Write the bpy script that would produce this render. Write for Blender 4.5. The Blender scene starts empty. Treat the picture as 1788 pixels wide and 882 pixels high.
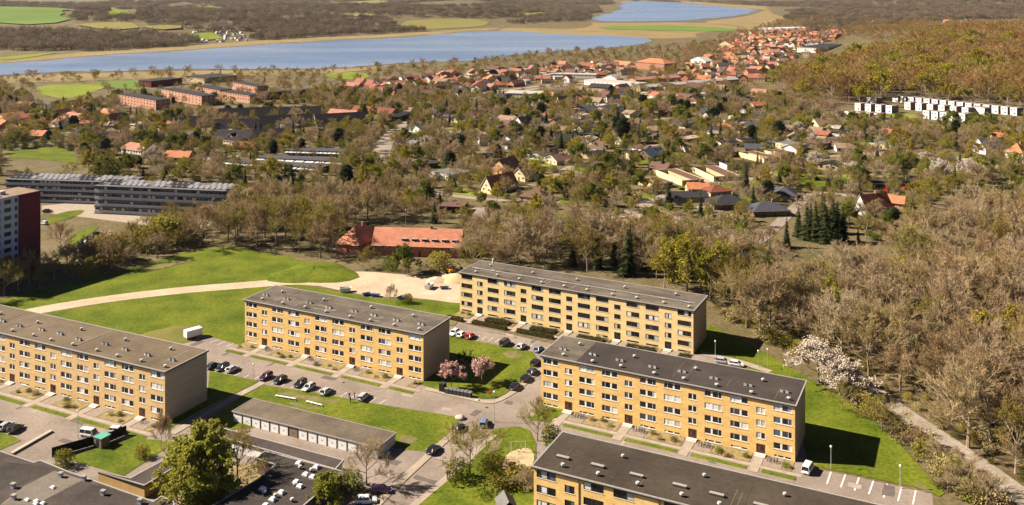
import bpy, bmesh, math, random
import numpy as np
from mathutils import Vector, Matrix
sc = bpy.context.scene
# ------------------------------------------------------------------ camera, sky, sun, exposure
CAMZ, F, CX, HY = 104.0, 1600.0, 894.0, -20.0
cam = bpy.data.cameras.new('camera'); cam_o = bpy.data.objects.new('camera', cam); sc.collection.objects.link(cam_o)
cam_o.location = (0, 0, CAMZ); cam_o.rotation_euler = (math.radians(90), 0, 0)
cam.sensor_width = 36; cam.lens = 36*F/1788; cam.shift_y = -(441-HY)/1788; cam.clip_start = 1; cam.clip_end = 60000
sc.camera = cam_o
SUN = Vector((16.4, -1.9, -12.6)).normalized()          # the way the light travels
elev = math.asin(-SUN.z); az = math.atan2(-SUN.x, -SUN.y) # azimuth from +y, clockwise towards +x
w = bpy.data.worlds.new('World'); sc.world = w; w.use_nodes = True
nt = w.node_tree; bg = nt.nodes['Background']; sky = nt.nodes.new('ShaderNodeTexSky')
sky.sky_type = 'NISHITA'; sky.sun_disc = False; sky.sun_elevation = elev; sky.sun_rotation = az
sky.altitude = 100; sky.air_density = 0.25; sky.dust_density = 0.1; sky.ozone_density = 1.0
nt.links.new(sky.outputs[0], bg.inputs[0]); bg.inputs[1].default_value = 0.05
sl = bpy.data.lights.new('sun', 'SUN'); sl.energy = 5.0; sl.angle = math.radians(0.5); sl.color = (1, 0.89, 0.74)
so = bpy.data.objects.new('sun', sl); sc.collection.objects.link(so); so.rotation_euler = SUN.to_track_quat('-Z', 'Y').to_euler()
vs = sc.view_settings; vs.view_transform = 'Standard'; vs.look = 'None'; vs.gamma = 1; vs.use_curve_mapping = False; vs.exposure = 1.48
sc.cycles.max_bounces = 5; sc.cycles.diffuse_bounces = 1; sc.cycles.glossy_bounces = 2; sc.cycles.transmission_bounces = 2; sc.cycles.transparent_max_bounces = 4
sc.cycles.use_denoising = True; sc.cycles.denoiser = 'OPENIMAGEDENOISE'
R = random.Random(7); NR = np.random.default_rng(11)
COL = sc.collection

# ------------------------------------------------------------------ helpers
def sst(a, b, x):
    t = np.clip((np.asarray(x, float)-a)/(b-a), 0, 1); return t*t*(3-2*t)
def shore(X): return np.interp(X, [-1500,-715,-590,-300,-150,-30,60,350], [1230,1290,1560,1780,2050,2220,2150,1900])
def hills(X, Y):
    X = np.asarray(X, float); Y = np.asarray(Y, float)
    n = np.sin(X*0.0021+1.3)*np.sin(Y*0.0017+0.6)+0.6*np.sin(X*0.0043+Y*0.0031)+0.35*np.sin(X*0.009-Y*0.006+2)
    left = 1-sst(-0.06, 0.10, X/np.maximum(Y, 1))
    far = sst(180, 1100, Y-shore(X))*left*(26+13*n)*sst(1300, 1700, Y)
    rim = sst(7600, 11000, Y)*70
    hr = 30*sst(800, 1300, Y)*sst(370, 800, X)*(1+0.1*n)*(1-sst(1500, 2300, Y))
    rr = sst(3000, 5200, Y)*sst(0.27, 0.42, X/np.maximum(Y, 1))*(22+10*n)
    return far+rim+hr+rr
def G(px, py, z=0.0):
    """world point seen at photo pixel (px,py) on the horizontal plane at height z"""
    Y = F*(CAMZ-z)/(py-HY); return ((px-CX)*Y/F, Y)
def GT(px, py):
    """same on the hilly terrain"""
    d = np.array([(px-CX)/F, 1.0, -(py-HY)/F]); lo = None; t = 150.0
    while t < 14000:
        z = CAMZ+d[2]*t
        if z <= float(hills(d[0]*t, t)): break
        t *= 1.01
    return (d[0]*t, t)
def GL(pts, z=0.0): return [G(a, b, z) for a, b in pts]

MATS = {}
def mat(name, col, rough=0.9, var=0.0, scale=1.0, col2=None, spec=0.2, bump=0.0, stretch=None, rnd=None, metal=0.0, trans=0.0, detail=4, fine=0.0, coat=0.0):
    """procedural principled: noise mix of col/col2, optional per-object random tint (rnd = list of colours)"""
    if name in MATS: return MATS[name]
    m = bpy.data.materials.new(name); m.use_nodes = True; t = m.node_tree; b = t.nodes['Principled BSDF']
    b.inputs['Roughness'].default_value = rough; b.inputs['Specular IOR Level'].default_value = spec; b.inputs['Metallic'].default_value = metal
    if coat: b.inputs['Coat Weight'].default_value = coat
    N = t.nodes.new; L = t.links.new
    base = None
    if rnd:
        oi = N('ShaderNodeObjectInfo'); cr = N('ShaderNodeValToRGB'); cr.color_ramp.interpolation = 'LINEAR'
        el = cr.color_ramp.elements
        while len(el) < len(rnd): el.new(0.5)
        for i, c in enumerate(rnd): el[i].position = i/(len(rnd)-1); el[i].color = (*c, 1)
        L(oi.outputs['Random'], cr.inputs[0]); base = cr.outputs[0]
    if var or col2:
        tc = N('ShaderNodeTexCoord'); mp = N('ShaderNodeMapping'); L(tc.outputs['Object'], mp.inputs[0])
        if stretch: mp.inputs['Scale'].default_value = stretch
        nz = N('ShaderNodeTexNoise'); nz.inputs['Scale'].default_value = scale; nz.inputs['Detail'].default_value = detail; nz.inputs['Roughness'].default_value = 0.65
        L(mp.outputs[0], nz.inputs[0])
        rp = N('ShaderNodeMapRange'); rp.inputs[1].default_value = 0.3; rp.inputs[2].default_value = 0.7; L(nz.outputs[0], rp.inputs[0])
        mx = N('ShaderNodeMix'); mx.data_type = 'RGBA'; L(rp.outputs[0], mx.inputs[0])
        if base is not None:
            hv = N('ShaderNodeMix'); hv.data_type = 'RGBA'; hv.blend_type = 'MULTIPLY'; hv.inputs[0].default_value = 1
            L(base, hv.inputs[6]); mx.inputs[6].default_value = (1-var,)*3+(1,); mx.inputs[7].default_value = (1+var,)*3+(1,)
            L(mx.outputs[2], hv.inputs[7]); base = hv.outputs[2]
        else:
            c2 = col2 or tuple(min(1, c*(1+var)) for c in col); c1 = col if col2 else tuple(c*(1-var) for c in col)
            mx.inputs[6].default_value = (*c1, 1); mx.inputs[7].default_value = (*c2, 1); base = mx.outputs[2]
        if fine:
            n2 = N('ShaderNodeTexNoise'); n2.inputs['Scale'].default_value = scale*14; n2.inputs['Detail'].default_value = 3; L(mp.outputs[0], n2.inputs[0])
            r2 = N('ShaderNodeMapRange'); r2.inputs[1].default_value = 0.3; r2.inputs[2].default_value = 0.7; r2.inputs[3].default_value = 1-fine; r2.inputs[4].default_value = 1+fine; L(n2.outputs[0], r2.inputs[0])
            m2 = N('ShaderNodeMix'); m2.data_type = 'RGBA'; m2.blend_type = 'MULTIPLY'; m2.inputs[0].default_value = 1
            L(base, m2.inputs[6]); L(r2.outputs[0], m2.inputs[7]); base = m2.outputs[2]
        if bump:
            bp = N('ShaderNodeBump'); bp.inputs['Strength'].default_value = bump; bp.inputs['Distance'].default_value = 0.3; L(nz.outputs[0], bp.inputs['Height']); L(bp.outputs[0], b.inputs['Normal'])
    if base is not None: L(base, b.inputs['Base Color'])
    else: b.inputs['Base Color'].default_value = (*col, 1)
    if trans:
        out = t.nodes['Material Output']; tr = N('ShaderNodeBsdfTranslucent'); ms = N('ShaderNodeMixShader'); ms.inputs[0].default_value = trans
        if base is not None: L(base, tr.inputs[0])
        else: tr.inputs[0].default_value = (*col, 1)
        L(b.outputs[0], ms.inputs[1]); L(tr.outputs[0], ms.inputs[2]); L(ms.outputs[0], out.inputs[0])
    MATS[name] = m; return m

class MB:
    def __init__(s): s.v = []; s.f = []; s.mi = []
    def quad(s, a, b, c, d, mi=0):
        n = len(s.v); s.v += [a, b, c, d]; s.f.append((n, n+1, n+2, n+3)); s.mi.append(mi); return s
    def poly(s, pts, mi=0):
        n = len(s.v); s.v += list(pts); s.f.append(tuple(range(n, n+len(pts)))); s.mi.append(mi); return s
    def box(s, x0, x1, y0, y1, z0, z1, mi=0):
        n = len(s.v); s.v += [(x0,y0,z0),(x1,y0,z0),(x1,y1,z0),(x0,y1,z0),(x0,y0,z1),(x1,y0,z1),(x1,y1,z1),(x0,y1,z1)]
        for q in ((0,3,2,1),(4,5,6,7),(0,1,5,4),(1,2,6,5),(2,3,7,6),(3,0,4,7)): s.f.append(tuple(n+i for i in q)); s.mi.append(mi)
        return s
    def prism(s, pts, z0, z1, mi=0, mi_side=None):
        """vertical prism over polygon pts (counter-clockwise)"""
        ms = mi if mi_side is None else mi_side; k = len(pts); n = len(s.v)
        s.v += [(p[0], p[1], z0) for p in pts]+[(p[0], p[1], z1) for p in pts]
        s.f.append(tuple(range(n+k, n+2*k))); s.mi.append(mi); s.f.append(tuple(range(n+k-1, n-1, -1))); s.mi.append(ms)
        for i in range(k): j = (i+1) % k; s.f.append((n+i, n+j, n+k+j, n+k+i)); s.mi.append(ms)
        return s
    def tube(s, p, q, r0, r1, k=6, mi=0, cap=True):
        p = Vector(p); q = Vector(q); d = (q-p).normalized(); a = d.orthogonal().normalized(); b = d.cross(a); n = len(s.v)
        for (c, r) in ((p, r0), (q, r1)):
            for i in range(k): an = 2*math.pi*i/k; s.v.append(tuple(c+a*(r*math.cos(an))+b*(r*math.sin(an))))
        for i in range(k): j = (i+1) % k; s.f.append((n+i, n+j, n+k+j, n+k+i)); s.mi.append(mi)
        if cap: s.f.append(tuple(range(n+k, n+2*k))); s.mi.append(mi); s.f.append(tuple(range(n+k-1, n-1, -1))); s.mi.append(mi)
        return s
    def mesh(s, name, mats, smooth=False):
        me = bpy.data.meshes.new(name); me.from_pydata(s.v, [], s.f)
        for m in (mats if isinstance(mats, (list, tuple)) else [mats]): me.materials.append(m)
        if any(s.mi): me.polygons.foreach_set('material_index', s.mi)
        if smooth: me.polygons.foreach_set('use_smooth', [True]*len(s.f))
        me.update(); return me
    def build(s, name, mats, parent=None, loc=None, rz=0, smooth=False):
        return put(name, s.mesh(name, mats, smooth), parent, loc, rz)
def put(name, me, parent=None, loc=None, rz=0, scale=None):
    o = bpy.data.objects.new(name, me); COL.objects.link(o)
    if parent: o.parent = parent
    if loc is not None: o.location = loc
    if rz: o.rotation_euler = (0, 0, rz)
    if scale is not None: o.scale = scale if hasattr(scale, '__len__') else (scale,)*3
    return o
def tag(o, label=None, cat=None, group=None, kind=None):
    if label: o['label'] = label
    if cat: o['category'] = cat
    if group: o['group'] = group
    if kind: o['kind'] = kind
    return o
def empty(name, loc=(0,0,0), rz=0, label=None, cat=None, group=None, scale=None):
    o = put(name, None, None, loc, rz, scale); o.empty_display_size = 0.5; return tag(o, label, cat, group)
def ccw(P):
    a = sum(P[i][0]*P[(i+1) % len(P)][1]-P[(i+1) % len(P)][0]*P[i][1] for i in range(len(P)))
    return list(P) if a > 0 else list(P)[::-1]
def smooth_poly(P, it=2):
    for _ in range(it):
        Q = []
        for i in range(len(P)):
            a, b = P[i], P[(i+1) % len(P)]
            Q += [(a[0]*.75+b[0]*.25, a[1]*.75+b[1]*.25), (a[0]*.25+b[0]*.75, a[1]*.25+b[1]*.75)]
        P = Q
    return P
EXCL = []     # world polygons where no tree may be scattered
def excl(P):
    A = np.array(P, float); EXCL.append((A[:,0].min(), A[:,0].max(), A[:,1].min(), A[:,1].max(), A))
def inpoly(A, x, y):
    n = len(A); c = False; j = n-1
    for i in range(n):
        if (A[i][1] > y) != (A[j][1] > y) and x < (A[j][0]-A[i][0])*(y-A[i][1])/(A[j][1]-A[i][1])+A[i][0]: c = not c
        j = i
    return c
def blocked(x, y):
    for a, b, c, d, A in EXCL:
        if a < x < b and c < y < d and inpoly(A, x, y): return True
    return False
def ragged(P, step, amp, seed=1):
    rr = random.Random(seed); Q = []
    for i in range(len(P)):
        a, b = P[i], P[(i+1) % len(P)]; d = math.hypot(b[0]-a[0], b[1]-a[1]); n = max(1, min(60, int(d/step)))
        for k in range(n): t = k/n; Q.append((a[0]+(b[0]-a[0])*t+rr.gauss(0, amp), a[1]+(b[1]-a[1])*t+rr.gauss(0, amp)))
    return Q
def sheet(name, P, m, z=0.02, thick=0.0, side=None, hill=False, ex=True, kind='structure', label=None, cat=None, cuts=0):
    """a flat sheet (or low slab with a kerb side) over world polygon P"""
    P = ccw(P)
    if ex: excl(P)
    bm = bmesh.new(); vs_ = [bm.verts.new((x, y, z)) for x, y in P]; f = bm.faces.new(vs_); f.normal_update()
    mats = [m]
    if thick:
        mats.append(side or m); n = len(P); lo = [bm.verts.new((x, y, z-thick)) for x, y in P]
        for i in range(n):
            q = bm.faces.new((lo[i], lo[(i+1) % n], vs_[(i+1) % n], vs_[i])); q.material_index = 1
    bmesh.ops.triangulate(bm, faces=[f])
    if hill:
        for _ in range(hill if hill > 1 else 3):
            bmesh.ops.subdivide_edges(bm, edges=[e for e in bm.edges if e.calc_length() > 40], cuts=1, use_grid_fill=True)
            bmesh.ops.triangulate(bm, faces=bm.faces[:])
        for v in bm.verts: v.co.z = float(hills(v.co.x, v.co.y))+z
    me = bpy.data.meshes.new(name); bm.to_mesh(me); bm.free()
    for k in mats: me.materials.append(k)
    o = put(name, me); tag(o, label, cat, None, kind); return o
def strip(pts, width):
    """polygon around a polyline of world points"""
    P = [Vector(p) for p in pts]; l = []; r = []
    for i, p in enumerate(P):
        d = (P[min(i+1, len(P)-1)]-P[max(i-1, 0)]).normalized(); n = Vector((-d.y, d.x)); wd = width[i] if hasattr(width, '__len__') else width
        l.append(tuple(p+n*wd/2)); r.append(tuple(p-n*wd/2))
    return l+r[::-1]
def spline(pts, n=6):
    P = [np.array(p, float) for p in pts]; P = [2*P[0]-P[1]]+P+[2*P[-1]-P[-2]]; out = []
    for i in range(1, len(P)-2):
        for k in range(n):
            t = k/n; a, b, c, d = P[i-1:i+3]
            out.append(tuple(0.5*((2*b)+(c-a)*t+(2*a-5*b+4*c-d)*t*t+(3*b-a-3*c+d)*t**3)))
    return out+[tuple(P[-2])]

# ------------------------------------------------------------------ materials
M = dict(
 ground=mat('ground_scrub', (.065,.058,.018), .95, col2=(.16,.115,.062), scale=.055, fine=.35, detail=6),
 grass=mat('grass', (.045,.072,.003), .9, col2=(.132,.146,.013), scale=.085, fine=.3, detail=6, spec=.1),
 grass2=mat('meadow_grass', (.12,.16,.012), .9, col2=(.19,.20,.03), scale=.02, fine=.2, spec=.1),
 reed=mat('reed', (.25,.17,.075), .95, col2=(.15,.12,.045), scale=.012, fine=.3),
 crop=mat('crop_field', (.085,.15,.025), .9, col2=(.13,.17,.035), scale=.01, spec=.1),
 stubble=mat('stubble_field', (.2,.16,.05), .9, col2=(.15,.15,.04), scale=.008, spec=.1),
 litter=mat('leaf_litter', (.07,.05,.022), .95, col2=(.15,.11,.055), scale=.12, fine=.3),
 asphalt=mat('asphalt', (.155,.122,.10), .9, col2=(.26,.208,.17), scale=.09, fine=.12, detail=8),
 asph2=mat('street_asphalt', (.2,.16,.13), .9, col2=(.27,.215,.175), scale=.06, fine=.1),
 pave=mat('paving', (.25,.20,.155), .9, col2=(.34,.275,.21), scale=.5, fine=.12),
 gravel=mat('gravel', (.46,.36,.255), .95, col2=(.33,.25,.165), scale=.09, fine=.16, detail=8),
 kerb=mat('kerb_concrete', (.36,.30,.24), .9, var=.12, scale=.8),
 white_line=mat('road_paint', (.62,.57,.52), .8, var=.12, scale=3),
 soil=mat('planting_soil', (.14,.10,.05), .95, col2=(.30,.23,.10), scale=.9, fine=.2),
 sand=mat('play_sand', (.42,.31,.18), .95, var=.1, scale=.6),
 water=None)
def water_mat():
    m = bpy.data.materials.new('lake_water'); m.use_nodes = True; t = m.node_tree; b = t.nodes['Principled BSDF']; N = t.nodes.new; L = t.links.new
    b.inputs['Base Color'].default_value = (.15,.195,.26,1); b.inputs['Roughness'].default_value = .2; b.inputs['Specular IOR Level'].default_value = .6
    tc = N('ShaderNodeTexCoord'); mp = N('ShaderNodeMapping'); mp.inputs['Scale'].default_value = (.25,.6,1); L(tc.outputs['Object'], mp.inputs[0])
    nz = N('ShaderNodeTexNoise'); nz.inputs['Scale'].default_value = 1.0; nz.inputs['Detail'].default_value = 3; L(mp.outputs[0], nz.inputs[0])
    n2 = N('ShaderNodeTexNoise'); n2.inputs['Scale'].default_value = .008; n2.inputs['Detail'].default_value = 4; L(tc.outputs['Object'], n2.inputs[0])
    r2 = N('ShaderNodeMapRange'); r2.inputs[1].default_value = .35; r2.inputs[2].default_value = .65; r2.inputs[3].default_value = .14; r2.inputs[4].default_value = .3; L(n2.outputs[0], r2.inputs[0]); L(r2.outputs[0], b.inputs['Roughness'])
    mp3 = N('ShaderNodeMapping'); mp3.inputs['Scale'].default_value = (.25,1,1); L(tc.outputs['Object'], mp3.inputs[0]); n3 = N('ShaderNodeTexNoise'); n3.inputs['Scale'].default_value = .006; n3.inputs['Detail'].default_value = 5; L(mp3.outputs[0], n3.inputs[0])
    r3 = N('ShaderNodeMapRange'); r3.inputs[1].default_value = .35; r3.inputs[2].default_value = .65; L(n3.outputs[0], r3.inputs[0]); m3 = N('ShaderNodeMix'); m3.data_type = 'RGBA'; m3.inputs[6].default_value = (.13,.17,.235,1); m3.inputs[7].default_value = (.215,.25,.295,1); L(r3.outputs[0], m3.inputs[0]); L(m3.outputs[2], b.inputs['Base Color'])
    bp = N('ShaderNodeBump'); bp.inputs['Strength'].default_value = .8; bp.inputs['Distance'].default_value = .5; L(nz.outputs[0], bp.inputs['Height']); L(bp.outputs[0], b.inputs['Normal'])
    return m
M['water'] = water_mat()

# ------------------------------------------------------------------ ground to the horizon
def make_ground():
    ys = np.concatenate([np.linspace(40, 700, 20), np.geomspace(720, 26000, 120)]); xs = np.concatenate([-np.geomspace(60, 16000, 70)[::-1], [0], np.geomspace(60, 16000, 70)])
    XX, YY = np.meshgrid(xs, ys); Z = hills(XX, YY); V = np.stack([XX, YY, Z], -1).reshape(-1, 3); nx = len(xs); Fc = []
    for j in range(len(ys)-1):
        for i in range(nx-1): a = j*nx+i; Fc.append((a, a+1, a+nx+1, a+nx))
    me = bpy.data.meshes.new('ground'); me.from_pydata(V.tolist(), [], Fc); me.polygons.foreach_set('use_smooth', [True]*len(Fc)); me.materials.append(M['ground'])
    tag(put('ground', me), 'brown and olive scrubby ground between houses and trees', None, None, 'structure')
make_ground()
lake1 = [(-260,140),(0,132),(80,127),(200,125),(300,122),(420,121),(520,121),(620,118),(700,110),(800,108),(860,103),(900,97),(960,90),(1040,86),(1110,80),(1137,72),(1135,67),(1050,62),(960,60),(920,55),(880,54),(820,55),(740,63),(700,66),(600,70),(480,77),(300,90),(200,95),(110,103),(0,112),(-260,120)]
lake2 = [(1036,38),(1030,32),(1060,25),(1086,15),(1080,8),(1108,1),(1180,4),(1250,11),(1330,17),(1290,28),(1200,37),(1120,38)]
sheet('lake', ragged(smooth_poly(GL(lake1)), 25, 5), M['water'], .35, label='long blue lake across the middle distance')
sheet('lake', ragged(smooth_poly(GL(lake2)), 60, 12), M['water'], .6, label='smaller far blue lake at the top')
# reed belts round the lake
def px_sheet(name, pts, m, z, hill=False, ex=True, sm=1, label=None, thick=0, side=None, rag=None):
    P = GL(pts) if not hill else [GT(a, b) for a, b in pts]
    if hill: rag = rag or (45, 9)
    if rag: P = ragged(smooth_poly(P, sm) if sm else P, *rag); sm = 0
    return sheet(name, smooth_poly(P, sm) if sm else P, m, z, thick, side, hill, ex, label=label)
px_sheet('shore', [(-260,119),(0,111),(110,102),(200,94),(300,89),(480,76),(600,69),(740,62),(820,54),(860,53),(880,48),(820,50),(740,56),(600,62),(480,69),(300,82),(200,88),(110,94),(0,104),(-260,112)], M['reed'], .2)
px_sheet('shore', [(1290,60),(1340,44),(1400,24),(1340,17),(1330,20),(1300,30),(1210,39),(1300,46)], M['reed'], .18)
px_sheet('shore', [(1080,8),(1090,0),(1200,2),(1340,12),(1420,14),(1340,20),(1180,3.5),(1108,0.5)], M['reed'], .3)
px_sheet('shore', [(860,55),(920,56),(960,61),(1050,63),(1135,68),(1230,66),(1290,60),(1300,45),(1200,39),(1120,40),(1036,40),(1000,38),(960,40),(900,45)], M['reed'], .18)
px_sheet('shore', [(-260,143),(0,134),(300,124),(520,123),(620,120),(700,112),(620,126),(520,130),(300,136),(150,141),(0,146),(-260,152)], M['reed'], .18, ex=False)
px_sheet('field', [(0,100),(90,93),(105,92),(60,100),(0,107)], M['grass2'], .8)
px_sheet('field', [(1040,47),(1160,44),(1290,50),(1280,56),(1170,54),(1060,52)], M['crop'], .8)
px_sheet('field', [(700,38),(780,33),(850,36),(860,44),(800,50),(740,52),(700,50)], M['stubble'], .8, hill=True)
px_sheet('field', [(-40,16),(100,13),(124,34),(84,44),(-40,42)], M['crop'], 2, hill=True, label='bright green crop field beyond the lake')
px_sheet('field', [(180,14),(200,10),(232,24),(205,30),(190,26)], M['grass2'], 2, hill=True)
px_sheet('field', [(130,44),(230,40),(260,50),(180,56)], M['stubble'], 2, hill=True)
px_sheet('field', [(250,48),(320,44),(330,50),(270,54)], M['stubble'], 2, hill=True)
px_sheet('field', [(560,26),(640,24),(660,30),(590,31)], M['stubble'], 2, hill=True)
px_sheet('field', [(860,26),(960,22),(980,27),(900,31)], M['grass2'], 2, hill=True)
px_sheet('field', [(740,14),(840,12),(850,17),(770,18)], M['stubble'], 2, hill=True)
px_sheet('field', [(300,14),(400,12),(410,17),(330,19)], M['grass2'], 2, hill=True)
px_sheet('field', [(420,3),(640,2),(700,6),(560,9)], M['stubble'], 3, hill=True)
px_sheet('field', [(330,60),(380,58),(400,68),(350,72)], M['grass2'], 2, hill=True)
px_sheet('sports_field', [(60,150),(150,146),(190,151),(160,162),(120,174),(70,166)], M['grass2'], .3, label='yellow green sports field before the lake')
px_sheet('sports_field', [(150,144),(262,139),(270,146),(250,158),(200,154)], M['crop'], .25, label='mown green pitch beside the yellow field')
px_sheet('lawn', [(8,268),(60,256),(112,258),(135,276),(135,288),(100,282),(50,277),(20,277)], M['grass'], .15, label='oval lawn behind the grey office blocks')
px_sheet('lawn', [(560,131),(600,126),(640,128),(650,136),(600,140)], M['grass2'], .3)
px_sheet('street', [(650,285),(652,255),(672,232),(715,208),(728,212),(700,232),(682,256),(684,285)], M['asph2'], .12)
px_sheet('street', [(1115,352),(1130,348),(1145,364),(1190,380),(1260,402),(1320,425),(1310,438),(1235,412),(1165,388),(1118,370)], M['asph2'], .12)
px_sheet('street', [(800,372),(840,360),(905,372),(950,400),(935,412),(880,388),(830,398)], M['asph2'], .12)
px_sheet('street', [(955,312),(985,292),(1010,285),(1000,300),(985,318),(962,322)], M['asph2'], .12)
px_sheet('lawn', [(1225,326),(1270,320),(1285,318),(1280,330),(1240,333)], M['grass'], .15)
px_sheet('lawn', [(800,292),(825,300),(828,312),(812,312)], M['grass'], .15)
px_sheet('lawn', [(1375,322),(1400,308),(1445,314),(1460,325),(1400,328)], M['grass'], .15)
px_sheet('lawn', [(1540,196),(1600,200),(1620,206),(1570,208)], M['grass2'], .15)
px_sheet('car_park', [(72,356),(230,355),(400,392),(300,400),(150,380),(75,372)], M['pave'], .1)
px_sheet('lawn', [(75,385),(110,370),(150,366),(140,376),(80,395)], M['grass'], .16)
px_sheet('lawn', [(118,415),(150,398),(178,394),(150,415),(120,432)], M['grass'], .16)
px_sheet('car_park', [(135,440),(170,405),(200,402),(185,440)], M['asph2'], .14)

def street(pts, wd, label=None): W_ = spline(GL(pts)); sheet('street', strip(W_, wd), M['asph2'], .13, ex=False, label=label); excl(strip([(x, y-5) for x, y in W_], wd+11))
for pts in [[(1010,302),(1050,282),(1105,262),(1160,250)],[(880,332),(940,322),(990,318)],[(1135,350),(1185,336),(1290,318),(1345,300)],[(700,238),(760,224),(860,234),(930,240)],[(745,332),(800,343),(900,352),(1000,352)],[(1395,276),(1500,270),(1620,263),(1700,285)],[(60,236),(130,232),(205,238)],[(250,300),(330,282),(420,272)],[(930,208),(1060,214),(1190,206),(1300,212)],[(1320,425),(1350,400),(1420,340),(1500,345),(1540,352)]]: street(pts, 5.5)
for pts in [[(820,172),(960,152),(1100,138),(1240,122)],[(840,163),(980,146),(1120,130)]]: street(pts, 9)
rg_ = random.Random(77)
for k in range(95):
    u, v = rg_.uniform(690,1720), rg_.uniform(190,400)
    if u < 960 and v > 340 or (u > 1480 and v > 330) or (u > 1250 and v > 390): continue
    x, y = G(u, v); a = rg_.uniform(-.6,.4); l, d = rg_.uniform(9,22), rg_.uniform(7,14); c_, s_ = math.cos(a), math.sin(a)
    m_ = M['grass'] if rg_.random() < .5 else M['grass2'] if rg_.random() < .4 else M['pave'] if rg_.random() < .6 else M['soil']
    Pq = [(x+c_*p-s_*q, y+s_*p+c_*q) for p, q in ((0,0), (l,0), (l,d), (0,d))]; sheet('garden', ragged(Pq, 3, .5, k), m_, .17, ex=(rg_.random() < .7))

for pts in [[(1385,395),(1492,400),(1500,470),(1380,470)],[(0,262),(140,268),(155,312),(0,318)],[(50,165),(180,160),(190,182),(50,190)],[(250,150),(360,148),(360,156),(250,162)],[(200,185),(560,182),(560,196),(200,204)]]: excl(GL(pts))
# ------------------------------------------------------------------ estate: roads, lawns, paths
YAW = -0.4555
px_sheet('road', [(-200,640),(268,588),(303,574),(345,580),(430,600),(790,560),(960,600),(1235,618),(1400,735),(1412,812),(1432,820),(1628,862),(1640,1000),(-200,1000)], M['asphalt'], .02, sm=0, label='pale grey asphalt roads and parking bays of the estate')
px_sheet('lawn', [(-60,548),(0,524),(100,500),(180,480),(270,456),(330,438),(380,430),(450,437),(520,452),(592,470),(565,486),(430,495),(320,504),(200,517),(85,533),(0,552),(-60,566)], M['grass'], .05, rag=(2.5,.5), label='wide sunlit lawn north of the curved path')
px_sheet('lawn', [(-60,640),(-60,585),(0,565),(90,546),(200,527),(320,512),(430,503),(520,495),(600,512),(650,521),(740,524),(803,530),(803,548),(760,600),(600,640),(470,600),(426,605),(345,582),(303,574),(268,590),(290,620),(100,700)], M['grass'], .05, sm=0, label='lawn between the curved path and the two brick blocks')
sheet('gravel_path', strip(spline(GL([(-80,578),(0,557),(85,539),(200,521),(320,507),(430,498),(540,489),(610,482)])), 7.2), M['gravel'], .08, label='pale curved gravel path across the lawns')
px_sheet('gravel_yard', [(440,499),(500,489),(560,483),(590,476),(640,474),(700,480),(750,482),(770,474),(806,476),(830,500),(830,528),(803,531),(740,522),(690,519),(650,518),(600,509),(545,497)], M['gravel'], .09, label='pale bare gravel building yard')
def lawn(pts, label, sm=0): return px_sheet('lawn', pts, M['grass'], .12, sm=sm, label=label, thick=.11, side=M['kerb'])
lawn([(366,648),(452,666),(442,672),(365,710),(290,752),(284,738),(362,690)], 'small lawn beside the end wall of the far left block')
lawn([(462,673),(560,688),(640,703),(800,729),(806,737),(800,745),(745,790),(688,783),(640,790),(500,740),(330,760),(420,694)], 'rectangular lawn behind the garage row')
lawn([(770,586),(800,590),(930,615),(944,636),(925,655),(880,690),(864,697),(840,697),(770,682),(738,674),(730,640)], 'lawn with the pink cherry trees between brick blocks')
lawn([(862,750),(905,745),(925,752),(936,775),(935,1000),(600,1000),(712,888),(800,815)], 'lawn corner beside the playground')
px_sheet('lawn', [(1200,600),(1240,568),(1340,618),(1400,655),(1480,700),(1560,765),(1650,862),(1640,868),(1600,852),(1432,817),(1412,811),(1395,740),(1300,642),(1235,622)], M['grass'], .1, sm=0, label='sloping lawn beyond the end of the long block')
lawn([(115,802),(180,778),(225,764),(258,768),(303,772),(285,786),(215,832)], 'fenced square of grass beside the flat roofs')
lawn([(-60,750),(0,756),(22,762),(37,770),(0,786),(-60,800)], 'grass island beside the parked cars')
lawn([(950,700),(960,690),(990,720),(960,735),(925,735)], 'small lawn corner below the end of the long block')
def path(pts, wd, label): return sheet('footpath', strip(spline(GL(pts)), wd), M['pave'], .14, label=label)
path([(458,669),(400,700),(300,758)], 2.0, 'narrow footpath past the end wall')
path([(742,679),(800,692),(845,702),(868,700),(900,682),(948,643)], 1.6, 'pavement round the cherry tree lawn')
path([(805,745),(760,785),(690,850),(640,900)], 1.8, 'pavement along the lane beside the garage lawn')
path([(862,760),(800,818),(715,890),(690,915)], 1.6, 'pavement along the playground lawn')
path([(1225,618),(1290,632),(1345,650)], 2.4, 'pale footpath behind the long block')
sheet('forest_track', strip(spline(GL([(1395,602),(1425,622),(1505,671),(1578,724),(1670,786),(1790,872),(1860,925)])), 6.4), mat('track_gravel', (.30,.25,.20), .95, col2=(.2,.165,.125), scale=.15, fine=.2), .1, label='gravel track through the brown wood')
px_sheet('sandpit', [(880,800),(895,788),(925,782),(935,800),(925,822),(885,818)], M['sand'], .2, sm=1, label='sandy play area beside the near block')
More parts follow.
